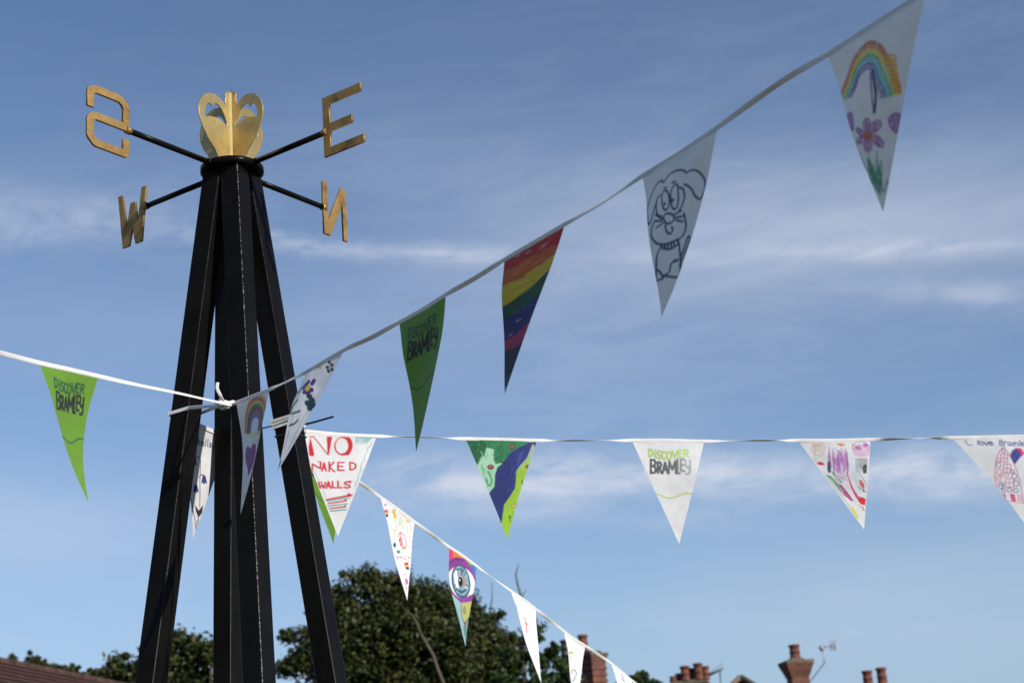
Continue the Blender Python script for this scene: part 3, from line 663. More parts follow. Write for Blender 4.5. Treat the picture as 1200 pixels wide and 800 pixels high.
def art_map(TL, TR, TIP):
    a = Art(TL, TR, TIP, (530, 500), 5.717, '2c8050'); 
    r_ = random.Random(9)
    a.fill([(85, 90), (200, 90), (230, 130), (190, 210), (155, 260)], '1d6038'); 
    for i in range(60):
        x, y = r_.uniform(95, 480), r_.uniform(95, 240); a.line([(x, y), (x+r_.uniform(-15, 15), y+r_.uniform(15, 40))], r_.uniform(4, 10), ['1a5832', '38905c', '2c7a4c', '164a2a'][i % 4], .3, alpha=.7)
    a.fill([(165, 260), (215, 195), (230, 138), (280, 150), (272, 210), (290, 250), (345, 235), (300, 270), (285, 350), (280, 400), (240, 445), (150, 280)], 'a8d8b8')
    for i in range(30):
        x, y = r_.uniform(190, 280), r_.uniform(160, 410); a.line([(x, y), (x+r_.uniform(-20, 20), y+r_.uniform(20, 50))], r_.uniform(5, 10), ['8cc8a4', 'c0e4cc', '50a878', '9cd0b0'][i % 4], .3, alpha=.6)
    a.line([(225, 360), (250, 395), (262, 350), (240, 300)], 12, '3a9868', .4)
    a.fill([(300, 280), (345, 235), (370, 190), (420, 150), (520, 100), (590, 90), (560, 140), (510, 210), (440, 280), (425, 320), (425, 400), (390, 455), (345, 520), (325, 660), (240, 450), (285, 400), (285, 320)], '232f74', curve=False)
    for i in range(55):
        t = r_.random(); x = 300+t*210+r_.uniform(-20, 60); y = 560-t*440+r_.uniform(-50, 40)
        if 0 < i < 55: a.line([(x-10, y+25), (x+8, y-18)], r_.uniform(3, 7), ['3c58b0', '1a2258', '2c3c90', '4c70c0'][i % 4], .5, alpha=.55)
    a.fill([(590, 90), (555, 140), (512, 215), (440, 285), (428, 330), (420, 410), (390, 460), (348, 520), (335, 620), (320, 680), (365, 800), (480, 480), (600, 100)], '9cc838')
    for i in range(36):
        t = r_.random(); x = 360+t*190; y = 640-t*480+r_.uniform(-30, 60); a.line([(x, y), (x+r_.uniform(-8, 8), y+40)], r_.uniform(4, 9), ['b4dc4c', '88b82c', 'a8d040'][i % 3], .3, alpha=.6)
    a.fill([(540, 110), (556, 140), (515, 210), (440, 285), (424, 325), (424, 300), (440, 275), (500, 205)], 'dcecc0', alpha=.5)
    for (x, y, s_) in ((255, 268, 20), (398, 134, 17), (507, 266, 17), (412, 528, 18)):
        a.fill([(x-s_*1.2, y-s_*.2), (x-s_*.2, y-s_*.9), (x+s_*.9, y-s_*.6), (x+s_*1.3, y), (x+s_*.7, y+s_*.9), (x-s_*.6, y+s_*.8)], '7a2430' if y < 500 else 'c8d050'); a.oval(x, y, s_*.9, s_*.7, '8a3038', 4)
        a.line([(x-6, y), (x+8, y-4)], 4, 'e0b0b0')
    a.line([(222, 340), (236, 362)], 6, '203828'); a.line([(466, 360), (474, 388)], 7, '283820'); a.line([(384, 590), (390, 632)], 6, '38481c'); a.line([(374, 605), (398, 600)], 5, '38481c'); a.line([(135, 170), (145, 200)], 6, '103820')
    a.line([(325, 235), (352, 242)], 8, '0c1010')
    return a
def art_scribble(TL, TR, TIP):
    a = Art(TL, TR, TIP, (920, 500), 6.15, 'ebebed')
    a.line([(205, 130), (190, 155), (205, 190), (240, 208), (275, 195), (285, 150), (270, 115), (245, 122), (235, 140), (220, 122), (205, 130)], 4, 'd090a0', .2)
    for i in range(9): a.line([(205+i*8, 130), (206+i*8, 185)], 3, 'e0c0a0', .5)
    a.line([(205, 110), (215, 150), (222, 250)], 5, 'e8a878', .4)
    a.fill([(230, 262), (255, 250), (288, 270), (265, 277), (240, 272)], 'd8205c', .1, True); a.fill([(375, 125), (400, 117), (430, 130), (405, 138)], 'f08050', .1, True)
    a.fill([(316, 130), (330, 220), (340, 300), (322, 300), (308, 220)], 'c078c0', .3)
    a.fill([(305, 255), (316, 240), (328, 262), (332, 325), (312, 333), (304, 300)], '24505c', .1); a.line([(318, 265), (318, 320)], 5, '2c3848', .2)
    r_ = random.Random(5)
    for i in range(52):
        x = r_.uniform(340, 450); a.line([(x, r_.uniform(150, 240)), (x+8, r_.uniform(240, 360))], 5, ['c070c0', 'a858b0', '8c68b8', 'd088c8'][i % 4], .3, alpha=.9)
    for i in range(14):
        x = r_.uniform(360, 440); y = r_.uniform(280, 380); a.line([(x, y), (x+30, y+25)], 5, 'c070b8', .4, alpha=.8)
    for i in range(5): a.line([(295+i*8, 345+i*2), (350+i*6, 400), (425-i*4, 495-i*5)], 4.5, '50a070', .3)
    a.line([(300, 350), (370, 450), (470, 580)], 4, '70b088', .3); a.line([(340, 320), (380, 370), (405, 400)], 9, '3c9868', .3)
    a.fill([(385, 415), (405, 415), (450, 470), (492, 530), (480, 536), (430, 495)], 'c02c84', .25); a.line([(340, 330), (400, 420), (470, 500)], 4, '7a4a80', .2)
    a.fill([(445, 335), (460, 365), (490, 440), (530, 500), (580, 520), (578, 565), (545, 550), (505, 500), (470, 430)], 'd81c70', .2)
    a.fill([(520, 520), (560, 505), (582, 520), (578, 565), (545, 556)], 'e02c38', .1); a.line([(530, 560), (555, 580), (572, 605), (560, 570)], 5, 'd86070', .2)
    for i in range(18): a.line([(505+i*5, 225), (512+i*4.6, 330-((i*29) % 50))], 3.5, '606468', .3, alpha=.8)
    a.fill([(555, 290), (572, 265), (590, 280), (585, 335), (562, 335)], '30343c', .2); a.line([(520, 310), (560, 370), (585, 415)], 3.5, '606878', .2)
    for i in range(9): a.line([(485+i*14, 120+(i % 3)*6), (500+i*12, 210)], 11, 'e0a0cc' if i % 2 else 'd088bc', .5, alpha=.7)
    a.oval(545, 150, 62, 45, '9a7898', 3, a0=150, a1=380)
    a.oval(525, 150, 24, 16, 'b860a8', rough=.4); a.oval(580, 130, 20, 14, 'b860a8', rough=.4)
    a.oval(552, 410, 13, 34, 'e02838', rot=-28); a.line([(545, 395), (560, 425)], 5, 'f0a0a0'); a.line([(525, 430), (555, 448), (580, 470)], 8, '28785c', .1); a.line([(560, 468), (568, 445)], 6, '28785c', .1)
    for i in range(8): a.line([(462+i*9, 180+i*8), (480+i*8, 330+i*5), (540, 480)], 6, 'b8dcec', .6, alpha=.5)
    a.fill([(468, 580), (490, 585), (515, 620), (535, 662), (515, 655), (490, 620)], 'e8e050', .2, True)
    return a
def art_love(TL, TR, TIP):
    a = Art(TL, TR, TIP, (1100, 500), 6.15, 'ebebed'); b = '2c2c8c'; p = 'd83480'
    a.line([(192, 102), (203, 116), (212, 130), (240, 130)], 5.5, b); a.line([(190, 104), (200, 100)], 5, b)
    a.text([('l', 272, 94, 300, 128), ('o', 294, 90, 324, 130), ('v', 332, 92, 358, 132), ('e', 364, 90, 392, 132)], 7, b, curve=True)
    a.text([('B', 440, 94, 462, 134), ('r', 470, 88, 494, 134), ('a', 498, 92, 524, 136), ('m', 536, 92, 570, 138), ('l', 576, 96, 592, 138), ('e', 594, 94, 614, 138), ('Y', 622, 105, 640, 150)], 6, b)
    a.line([(470, 140), (430, 195), (410, 270), (408, 360), (425, 440), (485, 530)], 5, p, .1); a.line([(470, 140), (530, 240), (570, 340), (595, 450), (612, 550)], 5, p, .1); a.line([(485, 530), (612, 552)], 4, p, .1)
    for x, y, w, h in ((450, 195, 46, 60), (468, 268, 50, 62), (482, 372, 58, 62)):
        a.line([(x, y), (x+w, y), (x+w, y+h), (x, y+h), (x, y)], 5, p, curve=False); a.line([(x+w/2, y), (x+w/2, y+h)], 4, p); a.line([(x, y+h/2), (x+w, y+h/2)], 4, p)
    for x, y, rx, ry in ((468, 170, 11, 14), (433, 275, 15, 19), (532, 322, 12, 14), (545, 356, 18, 20), (557, 408, 18, 20), (452, 422, 18, 24), (470, 458, 14, 14), (512, 455, 16, 15), (556, 458, 18, 16)): a.oval(x, y, rx, ry, b, 4.5)
    for x, y, rx, ry in ((438, 325, 18, 22), (430, 240, 14, 12), (455, 350, 11, 10), (490, 345, 14, 14), (435, 372, 14, 16)): a.oval(x, y, rx, ry, p, 3.5)
    a.oval(455, 420, 7, 9, b, 3)
    a.fill([(458, 482), (478, 482), (490, 518), (472, 516)], 'e03878', .2); a.fill([(512, 482), (548, 486), (558, 538), (526, 536)], 'e03878', .15); a.line([(568, 492), (592, 496), (596, 534), (574, 532), (568, 492)], 4, p, curve=False); a.line([(570, 512), (594, 514)], 3, p)
    a.fill([(512, 208), (530, 170), (552, 154), (580, 158), (606, 200), (575, 235), (548, 272)], '3a3494', .1); a.fill([(552, 152), (590, 152), (618, 190), (602, 208), (580, 178)], 'e03878', .1)
    return a
def art_confetti(TL, TR, TIP):
    a = Art(TL, TR, TIP, (410, 560), 5.333, 'ebebed')
    def bug(x, y): a.oval(x, y-10, 13, 10, 'd83020'); a.oval(x+2, y+4, 12, 7, 'e8b030'); a.oval(x+6, y+18, 10, 9, '202850')
    bug(220, 215); bug(350, 545)
    a.fill([(262, 190), (278, 195), (292, 245), (276, 252), (266, 225)], 'e8a818'); a.oval(282, 415, 9, 16, '1c4434'); a.oval(307, 458, 12, 10, '2a8870', rot=30); a.fill([(340, 622), (356, 630), (360, 658), (345, 650)], 'c858b0')
    a.line([(320, 335), (310, 360), (318, 410), (345, 440), (355, 400), (345, 360), (320, 335)], 5, 'd02848'); a.line([(318, 340), (325, 370), (314, 385), (328, 395), (318, 420)], 7, 'd83850', .2); a.line([(322, 400), (340, 430)], 8, 'e06878', .2)
    for p in ([(242, 300), (262, 320), (300, 362)], [(322, 440), (345, 475), (375, 500)], [(320, 215), (345, 240)], [(270, 240), (290, 290), (300, 350)], [(355, 255), (362, 330)], [(300, 215), (318, 290)], [(330, 260), (340, 320)], [(385, 280), (385, 400)], [(372, 250), (380, 330)]): a.line(p, 5, ['b8cc70', 'a8bc50', 'b8c890'][len(p)*7 % 3], .2)
    for i, col in enumerate(['b8cc70', 'c8b840', '88a868']*3): a.line([(255+i*12, 205+i*6), (262+i*12, 230+i*8), (258+i*13, 260+i*9)], 3.5, col, .3)
    r_ = random.Random(2)
    for i in range(60):
        t = r_.random(); y = 150+t*560; xl = 198+(y-140)*.26; xr = min(400, 400-(y-280)*.05) if y > 280 else 230+(y-150)*1.3
        x = r_.uniform(xl+4, max(xl+8, xr-4)); c = ['d02840', 'c03878', '30407a', '388050', 'd89030', '704090'][i % 6]; a.oval(x, y, r_.uniform(2.5, 4.5), r_.uniform(2.5, 5), c)
    for i in range(14): a.line([(200+i*13, 150+i*8), (206+i*13, 152+i*9)], 5, 'c890b8', .2)
    a.line([(290, 490), (320, 490), (350, 505)], 3.5, 'c83050', .2); a.line([(340, 500), (352, 520)], 4, '388050')
    return a
def art_eye(TL, TR, TIP):
    a = Art(TL, TR, TIP, (510, 630), 6.15, 'c23a8c')
    a.fill([(85, 190), (92, 60), (130, 80), (150, 150)], 'd83070'); a.fill([(125, 85), (200, 125), (185, 160), (130, 150)], 'e06c20'); a.fill([(165, 110), (250, 165), (235, 200), (185, 160)], 'e8a830')
    a.oval(152, 128, 22, 10, 'e08a20'); a.fill([(215, 150), (285, 195), (262, 235), (232, 200)], '9cb838'); a.fill([(250, 190), (305, 205), (290, 260), (280, 310), (252, 260)], '2c70b0'); a.fill([(285, 205), (300, 215), (290, 300), (278, 300)], '3c90c8')
    a.line([(90, 208), (120, 178), (165, 165), (205, 175), (240, 215), (268, 275), (282, 320)], 40, '8c3898', .05)
    a.oval(182, 318, 92, 118, 'e8e8e8', rot=-14); a.oval(182, 318, 94, 122, '1c1430', 3, rot=-14)
    a.oval(182, 308, 60, 122, '2c5068', rot=-4); a.oval(183, 305, 50, 106, '88a8bc', rot=-4)
    r_ = random.Random(6)
    for i in range(70):
        an = r_.uniform(0, 2*math.pi); r0, r1 = r_.uniform(.35, .6), r_.uniform(.75, 1); a.line([(183+50*r0*math.cos(an), 305+106*r0*math.sin(an)), (183+50*r1*math.cos(an), 305+106*r1*math.sin(an))], 4, ['d0dce4', '38586c', '6c90a8', '203848'][i % 4], .2, alpha=.8)
    a.fill([(140, 260), (160, 232), (168, 300), (165, 355), (150, 340)], 'e8ecee', curve=True); a.oval(198, 312, 13, 44, 'a08068', rough=.5); a.oval(180, 312, 15, 34, '0c0a0c'); a.oval(176, 300, 3.5, 7, 'f0f0f0')
    a.line([(150, 362), (180, 385), (210, 370)], 12, '24445c', .2); a.line([(160, 225), (190, 222), (205, 240)], 8, '24445c', .2)
    a.line([(100, 330), (118, 385), (150, 432), (190, 452), (250, 430)], 32, '8c3898', .05)
    a.fill([(118, 390), (165, 450), (180, 470), (210, 700), (235, 830), (200, 760)], '90b8bc'); a.fill([(176, 462), (258, 452), (240, 555), (205, 606), (180, 560)], 'b8b468'); a.fill([(190, 640), (240, 540), (225, 640), (225, 760), (210, 700)], '6c9898')
    a.oval(198, 515, 12, 32, '889060', rough=.3)
    for p in ([(118, 395), (160, 560), (205, 740)], [(176, 462), (180, 560), (205, 606), (240, 555)], [(92, 190), (150, 150), (205, 165)], [(150, 130), (160, 160)], [(205, 606), (210, 700)]): a.line(p, 3.5, '201828')
    return a
def art_plain(TL, TR, TIP, marks):
    a = Art(TL, TR, TIP, (580, 660), 5.0, 'ebebed')
    for p, w, c in marks: a.line(p, w, c, .2)
    return a

# ------------------------------------------------------------------ pennants and tape
GU, GV = 84, 150
def flag_mesh(art, A, B, T, bend=0.0, curl=0.012, wave=0.008, ph=0.0, bul=(0, 0), epx=1.0):
    A, B, T = Vector(A), Vector(B), Vector(T)
    mid = (A+B)/2; ax = (B-A); dn = (T-mid); nrm = ax.cross(dn).normalized()
    axn = ax.normalized()
    if nrm.dot(CAM-mid) < 0: nrm = -nrm
    u, v = np.meshgrid(np.linspace(0, 1, GU+1), np.linspace(0, 1, GV+1))
    v2 = v*(1-0.0) ; a = 0.5+(u-0.5)*(1-v2*0.997)
    Pm = np.array(mid)[None, None] + (a-0.5)[..., None]*np.array(ax) + v2[..., None]*np.array(dn)
    side = bend*(4*v*(1-v)) + 4*v*(1-v)*(bul[0]*(1-u)+bul[1]*u)*ax.length/epx
    Pm = Pm + side[..., None]*np.array(axn)
    off = curl*np.sin(v*math.pi*0.9+ph)*((a-0.5)*1.2+0.4) * v + wave*np.sin(a*5+ph*2+v*3.5)*np.minimum(1, v*4)*(1-v*0.6)
    Pm = Pm + off[..., None]*np.array(nrm)
    me = bpy.data.meshes.new('pennant')
    n = (GU+1)*(GV+1); me.vertices.add(n); me.vertices.foreach_set('co', Pm.reshape(-1).astype(np.float32))
    i0 = (np.arange(GV)[:, None]*(GU+1)+np.arange(GU)[None]).reshape(-1)
    q = np.stack([i0, i0+1, i0+GU+2, i0+GU+1], 1); nf = len(q)
    me.loops.add(nf*4); me.loops.foreach_set('vertex_index', q.reshape(-1).astype(np.int32))
    me.polygons.add(nf); me.polygons.foreach_set('loop_start', (np.arange(nf)*4).astype(np.int32)); me.polygons.foreach_set('loop_total', np.full(nf, 4, np.int32))
    me.polygons.foreach_set('use_smooth', np.ones(nf, bool)); me.update(calc_edges=True); me.validate()
    fx, fy = np.clip(a*AW, 0, AW-1e-3), np.clip(v2*AH, 0, AH-1e-3)
    ix, iy = fx.astype(int), fy.astype(int); dx, dy = (fx-ix)[..., None], (fy-iy)[..., None]
    I = art.img; base_c = I[2, AW//2] if False else None
    ink = 0.90+0.10*blurn(blurn(NZA, 3, 0), 3, 1)[..., None]
    paper = np.array(srgb('ebebed')); I = paper*(1-ink)*0.6 + I*(1-(1-ink)*0.6)
    for ax_ in (0, 1): I = (np.roll(I, 1, ax_)+2*I+np.roll(I, -1, ax_))/4 if ax_ == 1 else np.concatenate([I[:1], (I[:-2]+2*I[1:-1]+I[2:])/4, I[-1:]], 0)
    C = (I[iy, ix]*(1-dx)+I[iy, ix+1]*dx)*(1-dy) + (I[iy+1, ix]*(1-dx)+I[iy+1, ix+1]*dx)*dy
    ca = me.color_attributes.new('art', 'FLOAT_COLOR', 'POINT')
    ca.data.foreach_set('color', np.concatenate([C, np.ones(C.shape[:2]+(1,))], 2).reshape(-1).astype(np.float32))
    return me
def tape_mesh(pts, wdirs, w, th):
    """a flat woven tape: lens section along pts, its width lying along wdirs"""
    V, F = [], []; n = len(pts); m = 9
    for i in range(n):
        t = (pts[min(i+1, n-1)]-pts[max(i-1, 0)]).normalized(); wd = wdirs[i]-t*wdirs[i].dot(t); wd.normalize(); nd = t.cross(wd)
        ww = w[i] if isinstance(w, list) else w
        for a, b in ((-.5, 0), (-.46, .8), (-0.15, 1), (0, .35), (.15, 1.0), (.46, .8), (.5, 0), (.3, -1), (-.3, -1)): V.append(pts[i]+wd*(a*ww)+nd*(b*th/2))
    for i in range(n-1):
        for k_ in range(m): F.append((i*m+k_, i*m+(k_+1) % m, (i+1)*m+(k_+1) % m, (i+1)*m+k_))
    F.append(tuple(range(m))[::-1]); F.append(tuple((n-1)*m+k_ for k_ in range(m)))
    return raw_mesh(V, F, 'tape')
def tip_point(mid, px, py, H, away):
    d = ray(px, py); oc = CAM-mid; b = d.dot(oc); c = oc.dot(oc)-H*H; disc = b*b-c
    if disc < 0: return CAM + d*(-b)
    s = math.sqrt(disc); t = -b+s if away else -b-s
    # keep the pennant close to a plumb hang: take the solution between nearest approach and the sphere
    return CAM + d*t
TW = 0.0098
def bunting_line(root, knots, rho, flags, seed, twist=0.8, w=TW):
    """knots: photo measurements of the tape; rho(x): distance; flags: pennants in order"""
    r_ = random.Random(seed)
    kp = [P(x, y, rho(x)) for x, y in knots]
    pts = [Vector(p) for p in smooth_loop([tuple(p) for p in kp], 12, False)]
    xs = np.interp(np.arange(len(pts)), np.arange(len(knots))*12, [k_[0] for k_ in knots])
    spans = [(f['TL'][0], f['TR'][0], f) for f in flags]
    dn0 = Vector((0, 0, -1)); wd = []; ws = []
    for i, p in enumerate(pts):
        x = xs[i]; t = (pts[min(i+1, len(pts)-1)]-pts[max(i-1, 0)]).normalized()
        ang = None
        for a, b, f in spans:
            if a-2 <= x <= b+2: ang = 0.0
        if ang is None:
            nxt = [a for a, b, f in spans if a > x]; prv = [b for a, b, f in spans if b < x]
            a0 = max(prv) if prv else xs[0]-40; b0 = min(nxt) if nxt else xs[-1]+40
            tt = (x-a0)/(b0-a0); turn = (1, -1)[int(a0) % 2]
            ang = turn*twist*math.sin(math.pi*min(1, max(0, tt)))**1.5*(1.0+0.25*math.sin(7*tt+a0))
        dn = (dn0-t*dn0.dot(t)).normalized(); sd = t.cross(dn)
        wd.append(dn*math.cos(ang)+sd*math.sin(ang)); ws.append(w)
    tp = place('tape', tape_mesh([p-dn0*(w*0.30) for p in pts], wd, ws, 0.0016), M_TAPE, root, root)
    for f in flags:
        A = P(*f['TL'], rho(f['TL'][0])); B = P(*f['TR'], rho(f['TR'][0])); mid = (A+B)/2
        # put the pennant's top on the tape itself
        def snap(q):
            j = min(range(len(pts)), key=lambda i: (pts[i]-q).length); return pts[j]
        T = tip_point(mid, *f['TIP'], f.get('H', 0.30), f.get('away', False))
        if f.get('plumb') is not None: T = P(*f['TIP'], rho((f['TL'][0]+f['TR'][0])/2)+f['plumb'])
        me = flag_mesh(f['art'], A, B, T, f.get('bend', 0.0), f.get('curl', 0.012), f.get('wave', 0.006), f.get('ph', r_.uniform(0, 3)), f['bul'], (Vector(f['TR'])-Vector(f['TL'])).length)
        o = place('pennant', me, M_FLAG, root, root); o['label'] = f['label']
    return pts

def F(TL, TR, TIP, art, label, bul=(0, 0), **kw):
    Art.BUL = bul if art.__code__.co_argcount else (0, 0)
    return dict(bul=bul, TL=TL, TR=TR, TIP=TIP, art=art(TL, TR, TIP) if art.__code__.co_argcount else art(), label=label, **kw)
# -- the line that comes in from the left, is knotted at the tower and climbs to the upper right
rhoB = lambda x: 1.0/(0.2520+1.92e-4*(x-275))
rhoA = lambda x: 1.0/(0.2520+1.45e-4*(275-x))
b1 = tag(empty('bunting', P(262, 474, 4.07)), 'bunting knotted at the tower, running out left and climbing overhead to the top right corner', 'bunting', 'strings of bunting tied to the compass tower')
bunting_line(b1, [(-190, 372), (-60, 401), (0, 415), (48, 427), (80, 434), (115, 442), (160, 452), (205, 461), (245, 470), (268, 475)], rhoA,
    [F((47, 428), (115, 443), (103, 588), art_green, 'sunlit green pennant left of the tower', bul=(-1.5, -7), curl=-0.03, wave=0.004, ph=0.4, plumb=0.02)], 1)
bunting_line(b1, [(268, 476), (277, 473), (315, 458), (357, 438), (402, 412), (435, 397), (468, 379), (495, 364), (522, 347), (556, 328), (591, 306), (625, 286), (661, 265), (705, 240), (753, 208), (797, 181), (840, 152), (880, 123), (925, 92), (970, 66), (1027, 30), (1085, -8), (1180, -75), (1300, -165)], rhoB, [
    F((277, 473), (315, 458), (281, 602), art_heart, 'pennant with crayon rainbow above a purple heart', bul=(5.5, 5), wave=0.003, plumb=0.0, ph=1.0),
    F((357, 438), (402, 413), (322, 553), art_flowers, 'narrow pennant with purple and dark green flowers', bend=-0.006, plumb=-0.05),
    F((468, 380), (522, 348), (488, 529), art_green, 'shaded dark green pennant on the climbing tape', bul=(2.5, 6), plumb=0.0),
    F((591, 307), (661, 266), (592, 461), art_stripes, 'pennant painted with diagonal rainbow stripes', bul=(-2, 1.5), plumb=0.0),
    F((753, 208), (840, 153), (772, 371), art_dog, 'pennant with line drawing of a dog', bul=(1.5, 8), plumb=0.0),
    F((970, 66), (1085, -7), (1031, 248), art_rainbow, 'pennant with crayon rainbow and a purple flower', bul=(0, -2), plumb=0.0)], 2)
# knot with its loose tail, and the loop round the left leg
kc = P(263, 474, 3.965)
def vdirs(n): return [Vector((0, 0, 1))]*n
bm = bmesh.new()
for sx, sy, sz, rr, ph in ((0.013, 0.008, 0.008, 0.0042, 0), (0.010, 0.008, 0.010, 0.0038, 1.2), (0.015, 0.006, 0.005, 0.0038, 2.2)):
    pp = [kc+Vector((sx*math.cos(t+ph), sy*math.sin(2*t+ph), sz*math.sin(t))) for t in [i*2*math.pi/18 for i in range(19)]]; tube(bm, pp, rr, 8)
tube(bm, [kc+Vector((-0.018, 0, 0.0)), kc+Vector((-0.006, -0.004, 0.001)), kc+Vector((0.012, -0.004, 0.001)), kc+Vector((0.024, 0, 0.006))], [0.004, 0.006, 0.006, 0.004], 8)
kn = place('knot', bm_mesh(bm), M_TAPE, b1, b1)
tl = [P(262, 471, 3.962), P(258, 463, 3.955), P(254.5, 455, 3.96), P(255, 448, 3.965)]
tl = [Vector(p) for p in smooth_loop([tuple(p) for p in tl], 5, False)]
place('loose_end', tape_mesh(tl, [RT]*len(tl), 0.008, 0.002), M_TAPE, b1, b1)
zl = P(215, 484, 4.1).z + 0.027
lp = [kc, leg_corner(3, zl, 1, 0.004)+Vector((0, 0, 0.004)), leg_corner(3, zl, 0, 0.004), leg_corner(3, zl, 3, 0.004), leg_corner(3, zl, 2, 0.004)+Vector((0, 0, 0.006)), kc+Vector((0, 0.004, 0.004))]
def dense(ps, n=6):
    o_ = []
    for a, b in zip(ps[:-1], ps[1:]):
        for i in range(n): o_.append(a.lerp(b, i/n))
    return o_+[ps[-1]]
lpd = dense(lp); place('leg_loop', tape_mesh(lpd, vdirs(len(lpd)), 0.009, 0.0018), M_TAPE, b1, b1)

# -- the line that wraps the tower and runs level to the right
rhoC = lambda x: 1.0/(0.2290-1.6e-5*(x-356))
b2 = tag(empty('bunting', P(360, 508, 4.2)), 'bunting wrapped round the tower legs and running level across to the right edge', 'bunting', 'strings of bunting tied to the compass tower')
bunting_line(b2, [(347, 505), (398, 510), (441, 512), (490, 513), (546, 515), (588, 516), (629, 517), (685, 517), (741, 517), (783, 517), (825, 518), (880, 517), (936, 517), (978, 517), (1020, 516), (1068, 515), (1117, 514), (1165, 513), (1210, 512), (1320, 508), (1500, 495)], rhoC, [
    F((348, 506), (441, 512), (396, 628), art_naked, 'white pennant lettered NO NAKED WALLS in red', plumb=0.02, wave=0.004),
    F((546, 515), (629, 517), (595, 632), art_map, 'pennant painted with a blue river between green banks', bul=(1, -2), plumb=0.02, wave=0.003),
    F((741, 517), (825, 518), (796, 637), art_white_logo, 'white pennant with green and grey lettering', plumb=0.02, wave=0.003),
    F((936, 517), (1020, 517), (1013, 620), art_scribble, 'white pennant with pink and green felt pen scribbles', plumb=0.03, wave=0.004),
    F((1117, 514), (1208, 512), (1219, 640), art_love, 'white pennant with pink outlined building at the right edge', bul=(5.5, 5), plumb=0.03, wave=0.003)], 3, 2.1)
# round the back of the tower, carrying the bluebell pennant between left and rear legs
zc = P(356, 507, rhoC(356)).z
pL, pR = leg_corner(3, zl-0.004, 1, 0.004), leg_corner(2, zl-0.012, 0, 0.004)
wrap = [leg_corner(3, zl, 3, 0.004), leg_corner(3, zl, 0, 0.004), leg_corner(3, zl, 1, 0.004)]
ctr = Vector((TC.x, TC.y, zl))
rear = leg_corner(2, zl-0.01, 0, 0.004); rightb = leg_corner(1, zc+0.006, 1, 0.004); righto = leg_corner(1, zc+0.004, 0, 0.004)
leftb = leg_corner(3, zl, 3, 0.004)
path = dense([leg_corner(3, zl, 0, 0.005), leftb, rear, rightb, righto, P(358, 507, rhoC(358))], 8)
place('back_tape', tape_mesh(path, vdirs(len(path)), [0.012]*16+[0.005]*(len(path)-16), 0.0018), M_TAPE, b2, b2)
TLb, TRb, TIPb = (211, 489), (267, 508), (226, 631)
A_ = leftb.lerp(rear, 0.06); B_ = leftb.lerp(rear, 1.0)
mid_ = (A_+B_)/2
Tb = P(226, 631, (mid_-CAM).length+0.0)
def proj(p):
    d = p-CAM; z = d.dot(FW); return (600+d.dot(RT)/z*FPX, 400-d.dot(UP)/z*FPX)
print('PROJ', proj(A_), proj(B_), proj(kc), (leg_corner(0, zl, 0)-CAM).length)
o = place('pennant', flag_mesh(art_bells(proj(A_), proj(B_), TIPb), A_, B_, Tb, 0.0, 0.01, 0.006, 1.0), M_FLAG, b2, b2); o['label'] = 'pennant with drawn bluebells hanging between the tower legs'
for j, (dz, tilt) in enumerate(((0.0, 0.006), (0.014, 0.008), (0.028, 0.005))):
    z0 = P(333, 497, 4.15).z+0.014+dz*0.62
    cs = [leg_corner(1, z0+(tilt if q in (0, 3) else 0)*1.0, q, 0.0035+0.001*j) for q in (0, 1, 2, 3, 0)]
    cd_ = dense(cs, 6); place('leg_wrap', tape_mesh(cd_, vdirs(len(cd_)), 0.0075, 0.0018), M_TAPE, b2, b2)
# black cable tie on the right leg
tie = tag(empty('cable_tie', leg_c(1, zc)), 'thin black cable tie round the right hand tower leg, its pointed tail sticking out', 'cable tie')
z0 = P(345, 500, 4.12).z-0.006
z0 += 0.012
cs = dense([leg_corner(1, z0, q, 0.002) for q in (0, 1, 2, 3, 0)], 4)
place('strap', tape_mesh(cs, vdirs(len(cs)), 0.0045, 0.0015), M_PLASTIC, tie, tie)
st = leg_corner(1, z0, 3, 0.008); en = P(391, 488, 4.02)
p0 = P(352, 498, 4.07)
bm = bmesh.new(); hd = Matrix.Translation(p0); bbox(bm, (0, 0, 0), (0.010, 0.008, 0.009), hd, 0.001); place('head', bm_mesh(bm), M_PLASTIC, tie, tie)
tpts = [Vector(p) for p in smooth_loop([tuple(p0), tuple(P(366, 495, 4.05)), tuple(P(380, 491, 4.03)), tuple(en)], 5, False)]
place('tail', tape_mesh(tpts, vdirs(len(tpts)), 0.0055, 0.0015), M_PLASTIC, tie, tie)

